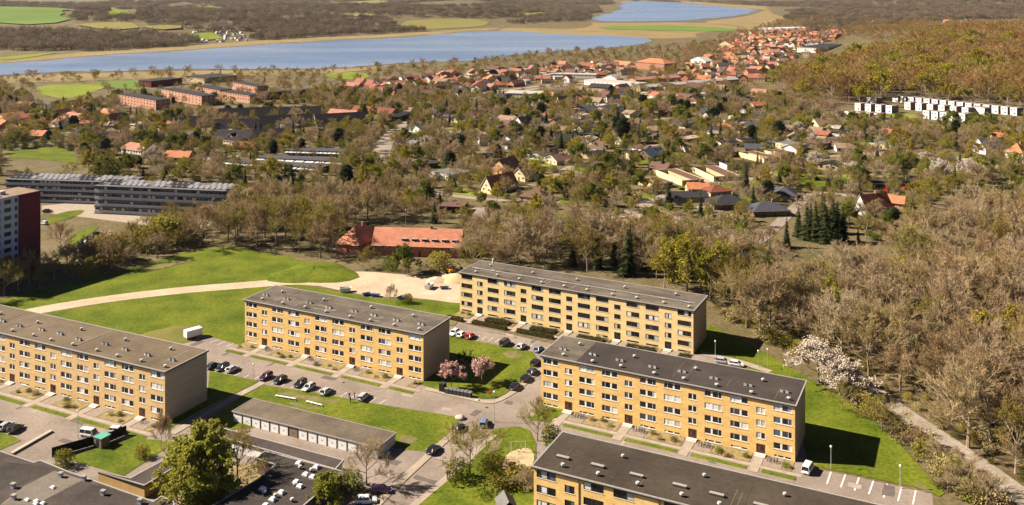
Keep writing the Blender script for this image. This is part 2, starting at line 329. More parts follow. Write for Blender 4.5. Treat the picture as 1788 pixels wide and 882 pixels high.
# parking lines
px_sheet('planting_bed', [(290,852),(330,818),(440,805),(470,830),(420,884),(330,900)], M['soil'], .1, sm=1, label='shaded soil bed under the big green tree')
worn = mat('worn_turf', (.085,.085,.018), .95, col2=(.19,.15,.07), scale=.35, fine=.25)
for k, pts in enumerate([[(478,682),(520,688),(600,702),(596,708),(540,700),(485,690)],[(500,702),(560,712),(556,718),(510,710)],[(772,560),(800,556),(800,566),(780,572)],[(880,612),(915,618),(905,628),(878,622)],[(700,760),(730,765),(720,778),(695,776)],[(1600,842),(1630,858),(1620,862),(1595,850)],[(240,470),(330,450),(340,456),(250,476)],[(560,462),(592,470),(575,482),(555,474)],[(860,770),(880,765),(872,785),(850,795)]]): sheet('worn_turf', ragged(smooth_poly(GL(pts), 2), 1.2, .25, k), worn, .135+.001*k, ex=False)
def bay(p, q, label, wd=.12):
    P = strip(GL([p, q]), wd); tag(sheet('parking_line', P, M['white_line'], .035, ex=False), label)
for i, (a, b) in enumerate([((1451,824),(1444,845)),((1476,829),(1468,851)),((1500,834),(1492,857)),((1525,840),(1517,863)),((1549,845),(1543,869)),((1574,851),(1568,875)),((1599,856),(1594,881))]): bay(a, b, 'white line of the bays beyond the long block', .3)
for k in range(9):
    x = 310+k*14; bay((x, 585+k*3.4), (x+18, 579+k*3.2), 'faint white line of the bays behind the left block', .15)
for k in range(18):
    t = k/17; bay((372+t*290, 652+t*54), (372+t*290+12, 645+t*53), 'faint white line of the bays before the middle block', .15)
for k in range(14):
    t = k/13; bay((795+t*150, 585+t*28), (795+t*150+8, 579+t*28), 'faint white line of the bays before the rear block', .15)

rp_ = random.Random(9); ptm = [mat('asphalt_patch_dark', (.11,.09,.078), .9, var=.15, scale=.6, fine=.12), mat('asphalt_patch_pale', (.29,.24,.20), .9, var=.12, scale=.6, fine=.12)]
for k, (u, v) in enumerate([(60,720),(120,735),(30,715),(200,748),(470,640),(560,660),(700,690),(330,610),(390,622),(770,715),(830,728),(880,705),(760,800),(720,835),(690,845),(880,585),(850,580),(930,600),(1080,790),(1250,810),(1330,822),(1480,850),(1560,868),(450,735),(560,775),(100,770),(650,800)]):
    x, y = G(u, v); a = YAW+rp_.choice((0, math.pi/2))+rp_.uniform(-.05,.05); l, d = rp_.uniform(2,8), rp_.uniform(.7,2.2); c_, s_ = math.cos(a), math.sin(a)
    sheet('asphalt_patch', ragged([(x+c_*p-s_*q, y+s_*p+c_*q) for p, q in ((0,0), (l,0), (l,d), (0,d))], 1.2, .08, k), ptm[k % 3 == 0], .026+.0005*k, ex=False)
COVER = [MB().tube((0,0,0), (0,0,.006), .38, .38, 14).mesh('manhole_cover', mat('cast_iron', (.03,.028,.026), .8, var=.2, scale=6))]
for k, (u, v) in enumerate([(850,712),(760,778),(600,668),(150,728),(900,590)]): tag(put('manhole_cover', COVER[0], None, (*G(u, v), .042)), ['dark manhole cover at the lane crossing','dark manhole cover on the garage lane','dark manhole cover before the middle block','dark manhole cover before the tan block','dark manhole cover before the rear block'][k], 'manhole cover', 'manhole covers')
# ------------------------------------------------------------------ brick blocks
brick = dict(
 gold=mat('golden_brick', (.56,.355,.125), .9, col2=(.77,.51,.195), scale=.3, fine=.18, detail=8, stretch=(1,1,2.2)),
 tan=mat('tan_brick', (.52,.345,.155), .9, col2=(.66,.45,.21), scale=.35, fine=.18, detail=6, stretch=(1,1,2.2)),
 pale=mat('pale_yellow_brick', (.60,.44,.20), .9, col2=(.74,.56,.27), scale=.35, fine=.14, detail=6, stretch=(1,1,2.2)))
end_brick_shaded = mat('end_wall_brick_shaded', (.30,.225,.14), .9, col2=(.37,.285,.185), scale=.12, fine=.08, detail=5, stretch=(.4,.4,3.0))  # facade-like brick with the shade of the end walls put into its colour
roofm = dict(
 grey=mat('grey_felt', (.055,.044,.034), .9, col2=(.15,.122,.092), scale=.11, fine=.22, detail=8, stretch=(.6,2,1)),
 brown=mat('brown_felt', (.085,.062,.038), .9, col2=(.15,.113,.073), scale=.09, fine=.15, detail=7),
 dark=mat('dark_felt', (.029,.022,.019), .9, col2=(.058,.046,.038), scale=.09, fine=.15, detail=7),
 umber=mat('umber_felt', (.032,.024,.017), .9, col2=(.066,.051,.036), scale=.08, fine=.15, detail=7))
fascia = mat('dark_fascia', (.016,.014,.013), .6, var=.2, scale=2); trimw = mat('roof_edge_metal', (.28,.26,.24), .6, var=.15, scale=1.5)
white_f = mat('white_frame', (.68,.66,.62), .55, var=.06, scale=3); dark_f = mat('dark_frame', (.02,.02,.02), .5, var=.1, scale=3)
sillm = mat('sill_concrete', (.45,.42,.38), .8, var=.1, scale=3)
def glass(name, c, r=.08, s=.5): return mat(name, c, r, spec=s)
panes = [glass('pane_dark', (.008,.009,.011)), glass('pane_deep', (.014,.014,.016)), glass('pane_dim', (.04,.04,.045)), glass('pane_curtain', (.42,.40,.37), .35, .3), glass('pane_blind', (.60,.58,.55), .4, .3), glass('pane_sky', (.07,.09,.14)), glass('pane_wine', (.07,.02,.02))]
doorm = mat('brown_door', (.085,.032,.018), .6, var=.25, scale=4, stretch=(1,1,.2)); door_d = mat('dark_door', (.02,.018,.016), .5, var=.2, scale=3)
ventw = mat('vent_white', (.40,.38,.36), .7, var=.12, scale=3); ventd = mat('vent_dark', (.05,.045,.04), .7, var=.2, scale=3); pipe_m = mat('downpipe', (.05,.04,.03), .6, var=.1, scale=3)
UW, DEP, HT = 15.51, 14.54, 12.6
WT = {}
def win_meshes(style):
    """frame + pane meshes for each opening type; origin at lower left of the opening, y into the wall"""
    fm = white_f if style == 'w' else dark_f; out = {}
    def frame(wd, ht, bars, solid=(), t=.09):
        b = MB(); b.box(-.05, t, .02, .14, -.02, ht+.02).box(wd-t, wd+.05, .02, .14, -.02, ht+.02).box(t, wd-t, .02, .14, ht-t, ht+.02).box(t, wd-t, .02, .14, -.02, t)
        for x0, x1 in bars: b.box(x0, x1, .03, .13, t, ht-t)
        b.box(-.1, wd+.1, -.09, .03, -.11, -.03, 1)
        return b.mesh('window', [fm, sillm])
    def pane(x0, x1, z0, z1): return (MB().quad((0,0,0), (x1-x0,0,0), (x1-x0,0,z1-z0), (0,0,z1-z0)).box(0, x1-x0, .004, .02, 0, z1-z0).mesh('pane', panes[0]), x0, z0)
    H, S = 1.42, 1.42
    out['L'] = (frame(4.0, H, [(.80,.88), (2.12,2.55)]), [pane(.09,.80,.09,H-.09), pane(.88,2.12,.09,H-.09), pane(2.55,3.91,.09,H-.09)], 4.0, H)
    out['R'] = (frame(4.0, H, [(1.45,1.88), (3.12,3.20)]), [pane(.09,1.45,.09,H-.09), pane(1.88,3.12,.09,H-.09), pane(3.20,3.91,.09,H-.09)], 4.0, H)
    out['S'] = (frame(2.0, S, [(.90,1.10)]), [pane(.09,.90,.09,S-.09), pane(1.10,1.91,.09,S-.09)], 2.0, S)
    out['B'] = (frame(3.7, .5, [(.55,.75), (2.0,2.35)], t=.07), [pane(.07,.55,.07,.43), pane(.75,2.0,.07,.43), pane(2.35,3.63,.07,.43)], 3.7, .5)
    return out
def door_mesh(style):
    dm = doorm if style == 'w' else door_d
    b = MB(); b.box(0, .12, .0, .16, 0, 2.05).box(1.88, 2.0, .0, .16, 0, 2.05).box(.12, 1.88, .0, .16, 1.93, 2.05).box(.12, .62, .05, .15, 0, 1.93).box(.66, 1.88, .03, .13, 0, 1.93)
    return b.mesh('door', dm)
DOORPANE = MB().box(0, .62, 0, .02, 0, 1.2).mesh('pane', panes[1])
HANDLE = MB().box(0, .05, -.05, .0, 0, .22).mesh('handle', trimw)
COWL = MB().tube((0,0,0), (0,0,.45), .24, .24, 8, 0).tube((0,0,.45), (0,0,.75), .42, .34, 8, 1).mesh('roof_vent', [ventd, ventw])
PAIR = MB().box(-.95, -.25, -.3, .3, 0, .55, 0).box(.25, .95, -.3, .3, 0, .55, 0).box(-1.15, 1.15, -.1, .1, .1, .25, 1).box(-.9, -.3, -.24, .24, .55, .62, 1).box(.3, .9, -.24, .24, .55, .62, 1).mesh('roof_vent', [ventw, ventd])
SLOT = MB().box(-1.3, 1.3, -.28, .28, 0, .4, 1).box(-1.3, 1.3, -.34, .34, .4, .5, 0).mesh('roof_vent', [trimw, ventd])
def block(name, label, fl, n, yaw, style, bm_, rm, seed, vents='pairs', light_unit=False, hedge=False, depth=DEP, patched=False, endm=None):
    rr = random.Random(seed); L = n*UW; root = empty(name, (*fl, 0), yaw, label, 'apartment block', 'yellow brick apartment blocks of the estate')
    ov = .35; W = win_meshes(style); dmesh = door_mesh(style)
    # openings (x0,x1,z0,z1,type)
    op = []
    for k in range(n):
        x = k*UW
        for i in range(4):
            zc = HT-1.32-2.85*i; op.append((x+.95, x+4.95, zc-.71, zc+.71, 'L')); op.append((x+UW-4.95, x+UW-.95, zc-.71, zc+.71, 'R'))
        for i in range(3):
            zc = HT-2.8-2.8*i; op.append((x+UW/2-1, x+UW/2+1, zc-.71, zc+.71, 'S'))
        op.append((x+UW/2-1, x+UW/2+1, .3, 2.35, 'D'))
        op.append((x+1.1, x+4.8, .25, .75, 'B')); op.append((x+UW-4.8, x+UW-1.1, .25, .75, 'B'))
    x0, x1, y0, y1, top = ov, L-ov, ov, depth-ov, HT-.42
    xs = sorted({x0, x1}|{o[0] for o in op}|{o[1] for o in op}); zs = sorted({-.3, top}|{round(o[2], 4) for o in op}|{round(o[3], 4) for o in op})
    b = MB()
    for i in range(len(xs)-1):
        for j in range(len(zs)-1):
            cx, cz = (xs[i]+xs[i+1])/2, (zs[j]+zs[j+1])/2
            if not any(o[0] < cx < o[1] and o[2] < cz < o[3] for o in op): b.quad((xs[i],y0,zs[j]), (xs[i+1],y0,zs[j]), (xs[i+1],y0,zs[j+1]), (xs[i],y0,zs[j+1]))
    for (a, c, d, e, t) in op:
        yb = y0+.2
        b.quad((a,y0,d), (c,y0,d), (c,yb,d), (a,yb,d)).quad((a,y0,e), (a,yb,e), (c,yb,e), (c,y0,e)).quad((a,y0,d), (a,yb,d), (a,yb,e), (a,y0,e)).quad((c,y0,d), (c,y0,e), (c,yb,e), (c,yb,d))
        b.quad((a,yb,d), (c,yb,d), (c,yb,e), (a,yb,e), 2)
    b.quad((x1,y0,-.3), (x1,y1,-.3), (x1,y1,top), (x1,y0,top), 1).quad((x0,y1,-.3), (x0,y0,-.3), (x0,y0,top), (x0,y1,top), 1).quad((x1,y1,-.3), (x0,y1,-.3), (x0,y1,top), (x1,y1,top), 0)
    b.build('wall', [brick[bm_], endm or end_brick_shaded, ventd], root)
    dv = len(W['L'][1])
    for (a, c, d, e, t) in op:
        if t == 'D':
            o = put('door', dmesh, root, (a, y0+.02, d)); q = put('pane', DOORPANE, o, (.96, .008, .55)); put('handle', HANDLE, o, (.74, .03, .95)); continue
        fme, ps, _, _ = W[t]; o = put('window', fme, root, (a, y0+.02, d))
        whole = rr.random()
        for pm, px_, pz in ps:
            r_ = rr.random()
            if t == 'B': ix = 0 if r_ < .6 else (1 if r_ < .85 else 4)
            elif whole < .08: ix = 4 if r_ < .7 else 3
            else: ix = (0 if r_ < .42 else 1 if r_ < .64 else 2 if r_ < .78 else 3 if r_ < .88 else 4 if r_ < .94 else 5 if r_ < .985 else 6)
            p = put('pane', pm, o, (px_, .09, pz))
            p.material_slots[0].link = 'OBJECT'; p.material_slots[0].material = panes[ix]
    # roof
    rb = MB(); split = UW*.62 if light_unit else None
    rb.box(0, L, 0, depth, HT-.42, HT-.12, 1); e = .22
    if split: rb.quad((e,e,HT), (split,e,HT), (split,depth-e,HT), (e,depth-e,HT), 3).quad((split,e,HT), (L-e,e,HT), (L-e,depth-e,HT), (split,depth-e,HT), 0)
    else: rb.quad((e,e,HT), (L-e,e,HT), (L-e,depth-e,HT), (e,depth-e,HT), 0)
    for q in ((-.06,L+.06,-.06,e), (-.06,L+.06,depth-e,depth+.06), (-.06,e,e,depth-e), (L-e,L+.06,e,depth-e)): rb.box(*q, HT-.16, HT+.06, 2)
    ro = rb.build('roof', [roofm[rm], fascia, trimw, roofm['grey']], root)
    if patched:
        pt = mat('patched_felt', (.10,.09,.08), .9, col2=(.17,.15,.13), scale=.5, fine=.2)
        for k in range(10):
            a = rr.uniform(3, L-12); c = rr.uniform(1, depth-4); q = rr.uniform(2, 8); wq = rr.uniform(.5, 2.4)
            P = [(a+q*.5*(1+math.cos(t_)*rr.uniform(.8, 1)), c+wq*.5*(1+math.sin(t_)*rr.uniform(.8, 1))) for t_ in [i*math.pi/6 for i in range(12)]]
            MB().poly([(x, y, HT+.012+.004*k) for x, y in P]).build('felt_patch', pt, ro)
    for k in range(7):
        x = rr.uniform(3, L-3); y = rr.uniform(.5, 5); MB().box(x-.07, x+.07, y, min(depth-.5, y+rr.uniform(4, 12)), HT-.01, HT+.025).build('felt_seam', roofm['umber'] if k % 2 else trimw if rm in ('grey', 'brown') else roofm['brown'], ro)
    for k in range(2*n):
        x = (k+.5)*UW/2+rr.uniform(-.6, .6)
        if vents == 'slots':
            put('roof_vent', SLOT, ro, (x, 5.3+rr.uniform(-.1,.1), HT)); put('roof_vent', COWL, ro, (x+1.2, 2.3, HT), 0, 1.0)
            if k % 2: put('roof_vent', COWL, ro, (x+3.2, 10.6, HT), 0, .9)
        else:
            put('roof_vent', COWL, ro, (x+1.6, 1.9+rr.uniform(-.3,.3), HT), 0, (1.2,.9,.9)); 
            if vents == 'pairs': put('roof_vent', PAIR, ro, (x, 5.6+rr.uniform(-.4,.4), HT), rr.uniform(-.1,.1))
            else: put('roof_vent', SLOT, ro, (x, 5.2, HT), 0, (.8,.6,.6))
            if k % 2 == 0: put('roof_vent', COWL, ro, (x+2.6, 9.6+rr.uniform(-1,1), HT))
    if hedge:
        MB().box(1.5, L-1.5, 6.2, 6.36, HT+.05, HT+.14).build('cable_tray', ventw, ro)
    if style == 'd' and not hedge:
        for k in range(n):
            MB().tube((k*UW+UW/2+1.9, y0-.08, .2), (k*UW+UW/2+1.9, y0-.08, HT-.3), .07, .07, 6).build('downpipe', pipe_m, root)
    # footprint and the strip in front
    ex = Vector((math.cos(yaw), math.sin(yaw))); ey = Vector((-math.sin(yaw), math.cos(yaw))); o = Vector(fl)
    at = lambda s, t: tuple(o+ex*s+ey*t)
    excl([at(-3,-3), at(L+3,-3), at(L+3,depth+3), at(-3,depth+3)])
    return root, at, L
B4, at4, L4 = block('apartment_block', 'long golden brick block with dark roof, white windows and bicycles out front', (6.84,228.56), 4, -.4655, 'w', 'gold', 'dark', 4, 'pairs', True)
B3, at3, L3 = block('apartment_block', 'rear pale yellow brick block with dark window frames and roof mast', (-17.28,295.39), 5, -.4755, 'd', 'pale', 'grey', 3, 'small', hedge=True)
B2, at2, L2 = block('apartment_block', 'middle golden brick block with patched grey roof beside the cherry trees', (-79.01,269.27), 4, -.4555, 'w', 'gold', 'grey', 2, 'pairs', patched=True)
y1 = -.4355; B1, at1, L1 = block('apartment_block', 'tan brick block with brown felt roof cut by the picture edge', (-82.74-6*UW*math.cos(y1), 218.45-6*UW*math.sin(y1)), 6, y1, 'w', 'tan', 'brown', 1, 'pairs', endm=mat('beige_end_brick_shaded', (.30,.24,.16), .9, col2=(.42,.34,.23), scale=.12, fine=.1, detail=6, stretch=(.4,.4,3)))  # beige end brick, darkened in its colour for the shaded gable
B5, at5, L5 = block('apartment_block', 'nearest brick block with umber roof, dark window frames and downpipes', (3.7,175.39), 4, -.4555, 'd', 'gold', 'umber', 5, 'slots', depth=15.2)
# mast on the rear block
ms = empty('roof_mast', (*at3(9.5, 6.0), HT), 0, 'white antenna mast standing on the rear block roof', 'mast')
MB().box(-.5, .5, -.5, .5, .0, .25).build('base', ventw, ms); MB().tube((0,0,.25), (0,0,4.2), .11, .08, 8).build('pole', ventw, ms)
for k in range(3): MB().box(-.12, .12, .14, .3, 2.6, 4.1).build('antenna', white_f, ms, rz=k*2.1)

# front strips of the blocks: footpath, verge, planting beds, entrance slabs
shrub_spots = []
def front(at, L, n, who, hedge=False, last=None):
    if hedge:
        sheet('footpath', [at(0,-6.3), at(L,-6.3), at(L,-5.0), at(0,-5.0)], M['pave'], .07, label=f'footpath before {who}')
    else:
        sheet('footpath', [at(-1,-5.7), at(L+2,-5.7), at(L+2,-4.5), at(-1,-4.5)], M['pave'], .07, label=f'footpath before {who}')
    for k in range(n):
        c = k*UW+UW/2
        sheet('entrance_path', [at(c-1.0,-8.0), at(c+1.0,-8.0), at(c+1.0,.3), at(c-1.0,.3)], M['pave'], .09, label=f'paved entrance strip before {who}')
        sheet('forecourt', [at(c+1.45,-4.35), at(c+5.2,-4.35), at(c+5.2,.3), at(c+1.45,.3)], mat('forecourt_tile', (.23,.18,.135), .9, var=.15, scale=1.2, fine=.15), .08, label=f'small paved cycle forecourt before {who}')
        tag(MB().box(-1.2, 1.2, -.7, .3, 0, .28).box(-1.2, 1.2, -1.2, -.7, 0, .14).build('door_step', sillm, None, (*at(c, -.05), .09), YAW), f'concrete step at an entrance of {who}', 'step', f'door steps of {who}')
        a = c+5.4; e = min((k+1)*UW+UW/2-1.6, L-.4)
        sheet('planting_bed', [at(a,-4.2), at(e,-4.2), at(e,.2), at(a,.2)], M['soil'], .1, label=f'planting bed of dry grass before {who}')
        shrub_spots.append((at, a+.4, e-.4, -3.9, -.7, who))
        if k == 0: sheet('planting_bed', [at(.5,-4.2), at(c-1.6,-4.2), at(c-1.6,.2), at(.5,.2)], M['soil'], .1, label=f'corner planting bed before {who}'); shrub_spots.append((at, .8, c-2, -3.9, -.7, who))
        v0 = c+1.6; v1 = (k+1)*UW+UW/2-1.6 if k < n-1 else L+1
        if not hedge:
            sheet('verge', [at(v0,-7.6), at(v1,-7.6), at(v1,-6.1), at(v0,-6.1)], M['grass'], .1, .09, M['kerb'], label=f'grass verge strip before {who}')
            if k == 0: sheet('verge', [at(0,-7.6), at(c-1.6,-7.6), at(c-1.6,-6.1), at(0,-6.1)], M['grass'], .1, .09, M['kerb'], label=f'grass verge strip before {who}')
front(at4, L4, 4, 'the long golden block'); front(at3, L3, 5, 'the rear block', True); front(at2, L2, 4, 'the middle block'); front(at1, L1, 6, 'the tan block')

# ------------------------------------------------------------------ garages and flat-roofed buildings
white_p = mat('white_paint', (.70,.68,.66), .7, var=.08, scale=1.2, fine=.06); post_m = mat('dark_post', (.03,.03,.035), .7, var=.1, scale=3)
felt_g = mat('garage_felt', (.08,.062,.044), .9, col2=(.15,.118,.085), scale=.2, fine=.2, detail=7); felt_b = mat('black_felt', (.02,.016,.014), .9, col2=(.055,.044,.036), scale=.13, fine=.2, detail=8)
felt_p = mat('purple_felt', (.036,.027,.024), .9, col2=(.075,.058,.05), scale=.2, fine=.18, detail=7)
def rect_frame(a, b, z): (ax, ay), (bx, by) = G(*a, z), G(*b, z); return (ax, ay), math.atan2(by-ay, bx-ax), math.hypot(bx-ax, by-ay)
def garage():
    (ox, oy), yw, L = rect_frame((405,718), (660,782), 2.6); D = 7.6; ro = empty('garage_row', (ox, oy, 0), yw, 'row of garages with white doors and a grey flat roof', 'garage row')
    b = MB(); b.box(.2, L-.2, .3, D-.2, 0, 2.3, 0).build('wall', mat('garage_wall', (.5,.47,.43), .85, var=.1, scale=1), ro)
    b = MB().box(0, L, 0, D, 2.3, 2.5, 1); b.quad((.1,.1,2.6), (L-.1,.1,2.6), (L-.1,D-.1,2.6), (.1,D-.1,2.6), 0)
    for q in ((-.05,L+.05,-.05,.1), (-.05,L+.05,D-.1,D+.05), (-.05,.1,.1,D-.1), (L-.1,L+.05,.1,D-.1)): b.box(*q, 2.42, 2.66, 2)
    b.build('roof', [felt_g, fascia, trimw], ro)
    n = 15; wd = (L-.4)/n; dm = MB().box(.12, wd-.12, 0, .08, 0, 2.2).box(.2, wd-.2, -.02, 0, .7, .74).box(.2, wd-.2, -.02, 0, 1.4, 1.44).mesh('garage_door', white_p)
    db = MB().box(.12, wd-.12, 0, .08, 0, 2.2).mesh('garage_door', mat('brown_garage_door', (.2,.14,.09), .8, var=.15, scale=3, stretch=(5,1,.3)))
    hd = MB().box(-.2, .2, -.06, 0, 0, .05).mesh('handle', post_m)
    for k in range(n):
        dd = put('garage_door', db if k == 6 else dm, ro, (.2+k*wd, .2, .02)); put('handle', hd, dd, (wd/2, -.02, 1.0))
        if k: MB().box(-.07, .07, -.05, .18, 0, 2.3).build('post', post_m, ro, (.2+k*wd, .15, 0))
    P = [(-1,-8), (L+1,-8), (L+1,D+1), (-1,D+1)]; c, s = math.cos(yw), math.sin(yw); excl([(ox+c*x-s*y, oy+s*x+c*y) for x, y in P])
garage()
def flat_building(name, label, pts, z, felt, wallm, cat='building', edge=.3):
    P = ccw(GL(pts, z)); cx = sum(p[0] for p in P)/len(P); cy = sum(p[1] for p in P)/len(P); Q = [(x-cx, y-cy) for x, y in P]
    r_ = empty(name, (cx, cy, 0), 0, label, cat); n = len(Q)
    inn = []
    for i in range(n):     # inset polygon for walls
        a, b, c = Vector(Q[i-1]), Vector(Q[i]), Vector(Q[(i+1) % n]); d1 = (b-a).normalized(); d2 = (c-b).normalized(); n1 = Vector((-d1.y, d1.x)); n2 = Vector((-d2.y, d2.x)); k = (n1+n2); k = k/max(.5, k.dot(n1)) if k.length > .01 else n1; inn.append(b+k*edge)
    MB().prism([tuple(v) for v in inn], -.2, z-.35).build('wall', wallm, r_)
    b = MB().prism(Q, z-.35, z-.08, 1); b.poly([(x, y, z) for x, y in [tuple(v) for v in inn]], 0)
    for i in range(n):
        j = (i+1) % n; a, c, d, e = Q[i], Q[j], inn[j], inn[i]; b.quad((*a, z+.05), (*c, z+.05), (*d, z+.05), (*e, z+.05), 2); b.quad((*a, z-.2), (*c, z-.2), (*c, z+.05), (*a, z+.05), 2); b.quad((*d, z-.1), (*e, z-.1), (*e, z+.05), (*d, z+.05), 2)
    ro = b.build('roof', [felt, fascia, trimw], r_); excl(P); return r_, ro, (cx, cy)
SKY = MB().box(-.7, .7, -.6, .6, 0, .3, 1); SKY.v += [(-.6,-.5,.3), (.6,-.5,.3), (.6,.5,.3), (-.6,.5,.3), (-.4,-.33,.62), (.4,-.33,.62), (.4,.33,.62), (-.4,.33,.62)]
for q in ((4,5,6,7), (0,1,5,4), (1,2,6,5), (2,3,7,6), (3,0,4,7)): SKY.f.append(tuple(8+i for i in q)); SKY.mi.append(0)
SKY = SKY.mesh('skylight', [mat('skylight_dome', (.72,.70,.68), .3, var=.05, scale=2), trimw])
BOXV = MB().box(-.4, .4, -.35, .35, 0, .9, 0).box(-.48, .48, -.43, .43, .9, 1.0, 1).mesh('roof_vent', [ventw, trimw])
dkbrick = mat('dark_brick_wall', (.12,.085,.06), .9, var=.2, scale=.8, fine=.2)
gb, gr, _ = flat_building('garage_row', 'second garage row with a purple grey felt roof', [(362,740),(601,803),(586,820),(345,752)], 2.6, felt_p, white_p, 'garage row')
cb, cr, cc = flat_building('community_building', 'low building with black felt roof dotted with white skylights', [(462,787),(601,823),(505,905),(330,905),(372,882),(450,836),(480,811),(446,801)], 3.4, felt_b, dkbrick)
for x, y in [(835,555),(975,585),(890,645),(945,665),(815,705),(845,740),(695,790),(625,845),(545,760),(570,895)]: X, Y = G(x/4.594+340, y/4.594+690, 3.4); put('skylight', SKY, cr, (X-cc[0], Y-cc[1], 3.4), YAW)
for x, y in [(845,592),(935,615),(1080,650),(805,730),(645,820),(780,855),(560,795)]: X, Y = G(x/4.594+340, y/4.594+690, 3.4); put('roof_vent', COWL, cr, (X-cc[0], Y-cc[1], 3.4))
ab, ar, ac = flat_building('flat_roof_building', 'wide low building with patched dark felt roof and white vents', [(-60,768),(60,807),(71,803),(120,823),(268,875),(282,865),(306,877),(290,935),(-60,1010)], 3.4, felt_p, dkbrick)
for x, y in [(555,490),(120,590),(125,695),(945,655),(770,520),(1285,735)]: X, Y = G(x/5.259, y/5.259+740, 3.4); put('roof_vent', BOXV, ar, (X-ac[0], Y-ac[1], 3.4), YAW+.2)
for x, y in [(250,705),(335,715),(395,735),(485,590),(330,740)]: X, Y = G(x/5.259, y/5.259+740, 3.4); put('skylight', SKY, ar, (X-ac[0], Y-ac[1], 3.4), YAW, (.9,.7,.6))
def patch(pts, m, k): Pq = ccw([(X-ac[0], Y-ac[1]) for X, Y in GL(pts, 3.4)]); MB().poly([(x, y, 3.405+.004*k) for x, y in Pq]).build('felt_patch', m, ar)
patch([(-40,800),(58,812),(92,818),(30,850),(-40,862)], felt_b, 1); patch([(95,822),(145,838),(60,882),(0,882),(40,850)], mat('brown_patch', (.12,.10,.08), .9, col2=(.16,.135,.11), scale=.3, fine=.2), 2); patch([(160,845),(255,872),(250,900),(130,900),(120,878)], felt_b, 3)
wb, wr, _ = flat_building('brick_wing', 'small wing with an orange brick wall and dark felt roof', [(171,824),(228,834),(298,796),(312,812),(252,848)], 2.9, felt_p, mat('orange_brick', (.42,.25,.10), .9, col2=(.52,.33,.14), scale=.5, fine=.15))
# yard fence, shed
fence_m = mat('dark_fence', (.012,.011,.010), .8, var=.2, scale=2)
def fence(pts, h, label, step=2.0):
    W = GL(pts); f = empty('yard_fence', (*W[0], 0), 0, label, 'fence')
    for i in range(len(W)-1):
        a, b = Vector(W[i]), Vector(W[i+1]); d = b-a; n = max(1, round(d.length/step)); yw = math.atan2(d.y, d.x); st = d.length/n
        pm = MB().box(.05, st-.05, -.03, .03, .1, h).mesh('panel', fence_m); pp = MB().box(-.06, .06, -.06, .06, 0, h+.1).mesh('post', fence_m)
        for k in range(n):
            q = a+d*(k/n)-Vector(W[0]); put('panel', pm, f, (q.x, q.y, 0), yw); put('post', pp, f, (q.x, q.y, 0), yw)
    return f
fence([(91,799),(168,777)], 2.2, 'black board fence on the left side of the grass yard'); fence([(186,774),(221,759)], 2.2, 'short black board fence beside the green-topped shed')
sh = empty('shed', (*G(178,779), 0), YAW, 'small brown shed with a green top beside the yard fence', 'shed')
MB().box(-1.2, 1.2, -1.2, 1.2, 0, 2.3).build('wall', mat('shed_board', (.16,.11,.08), .9, var=.2, scale=3, stretch=(4,4,.3)), sh); MB().box(-1.35, 1.35, -1.35, 1.35, 2.3, 2.45).build('roof', mat('green_sheet', (.10,.30,.22), .6, var=.1, scale=2), sh); MB().box(-.4, .4, -1.24, -1.2, .1, 1.9).build('door', fence_m, sh)
# ------------------------------------------------------------------ houses and other buildings of the town
WC = dict(white=(.62,.60,.56), cream=(.55,.45,.26), tan=(.38,.29,.17), brown=(.12,.08,.05), dark=(.03,.028,.026), orange=(.55,.29,.13), red=(.26,.07,.045), wine=(.13,.02,.03), salmon=(.40,.21,.145), grey=(.25,.25,.27), yellow=(.5,.38,.14), brick=(.36,.15,.09))
RC = dict(terracotta=(.43,.175,.105), red=(.24,.09,.06), orange=(.38,.145,.07), salmon=(.30,.135,.095), brown=(.12,.065,.05), dark=(.03,.028,.03), slate=(.055,.055,.065), grey=(.13,.12,.115), tan=(.22,.15,.10), pale=(.36,.32,.28), black=(.012,.011,.013), plum=(.014,.009,.013), blue=(.04,.05,.09), pink=(.30,.21,.18), rust=(.16,.05,.03), metal=(.42,.43,.45))
def wm(k): return mat('render_'+k, WC[k], .9, var=.12, scale=.6, fine=.08)
def rm_(k): return mat('tiles_'+k, RC[k], .85, var=.22, scale=.35, fine=.18, detail=6, stretch=(1,1,2))
pane_m = glass('house_pane', (.02,.022,.027)); winf = white_f
WIN = MB().box(0, 1.3, -.05, .02, 0, 1.15, 0).box(.1, .62, -.06, -.045, .1, 1.05, 1).box(.68, 1.2, -.06, -.045, .1, 1.05, 1).mesh('window', [winf, pane_m])
WIND = MB().box(0, 1.3, -.05, .02, 0, 1.15, 0).box(.06, 1.24, -.06, -.045, .06, 1.09, 1).mesh('window', [dark_f, pane_m])
HDOOR = MB().box(0, .95, -.05, .02, 0, 2.0).mesh('door', doorm)
CHIM = MB().box(-.35, .35, -.35, .35, 0, 1.5, 0).box(-.4, .4, -.4, .4, 1.5, 1.62, 1).mesh('chimney', [wm('brick'), trimw])
NHOUSE = [0]
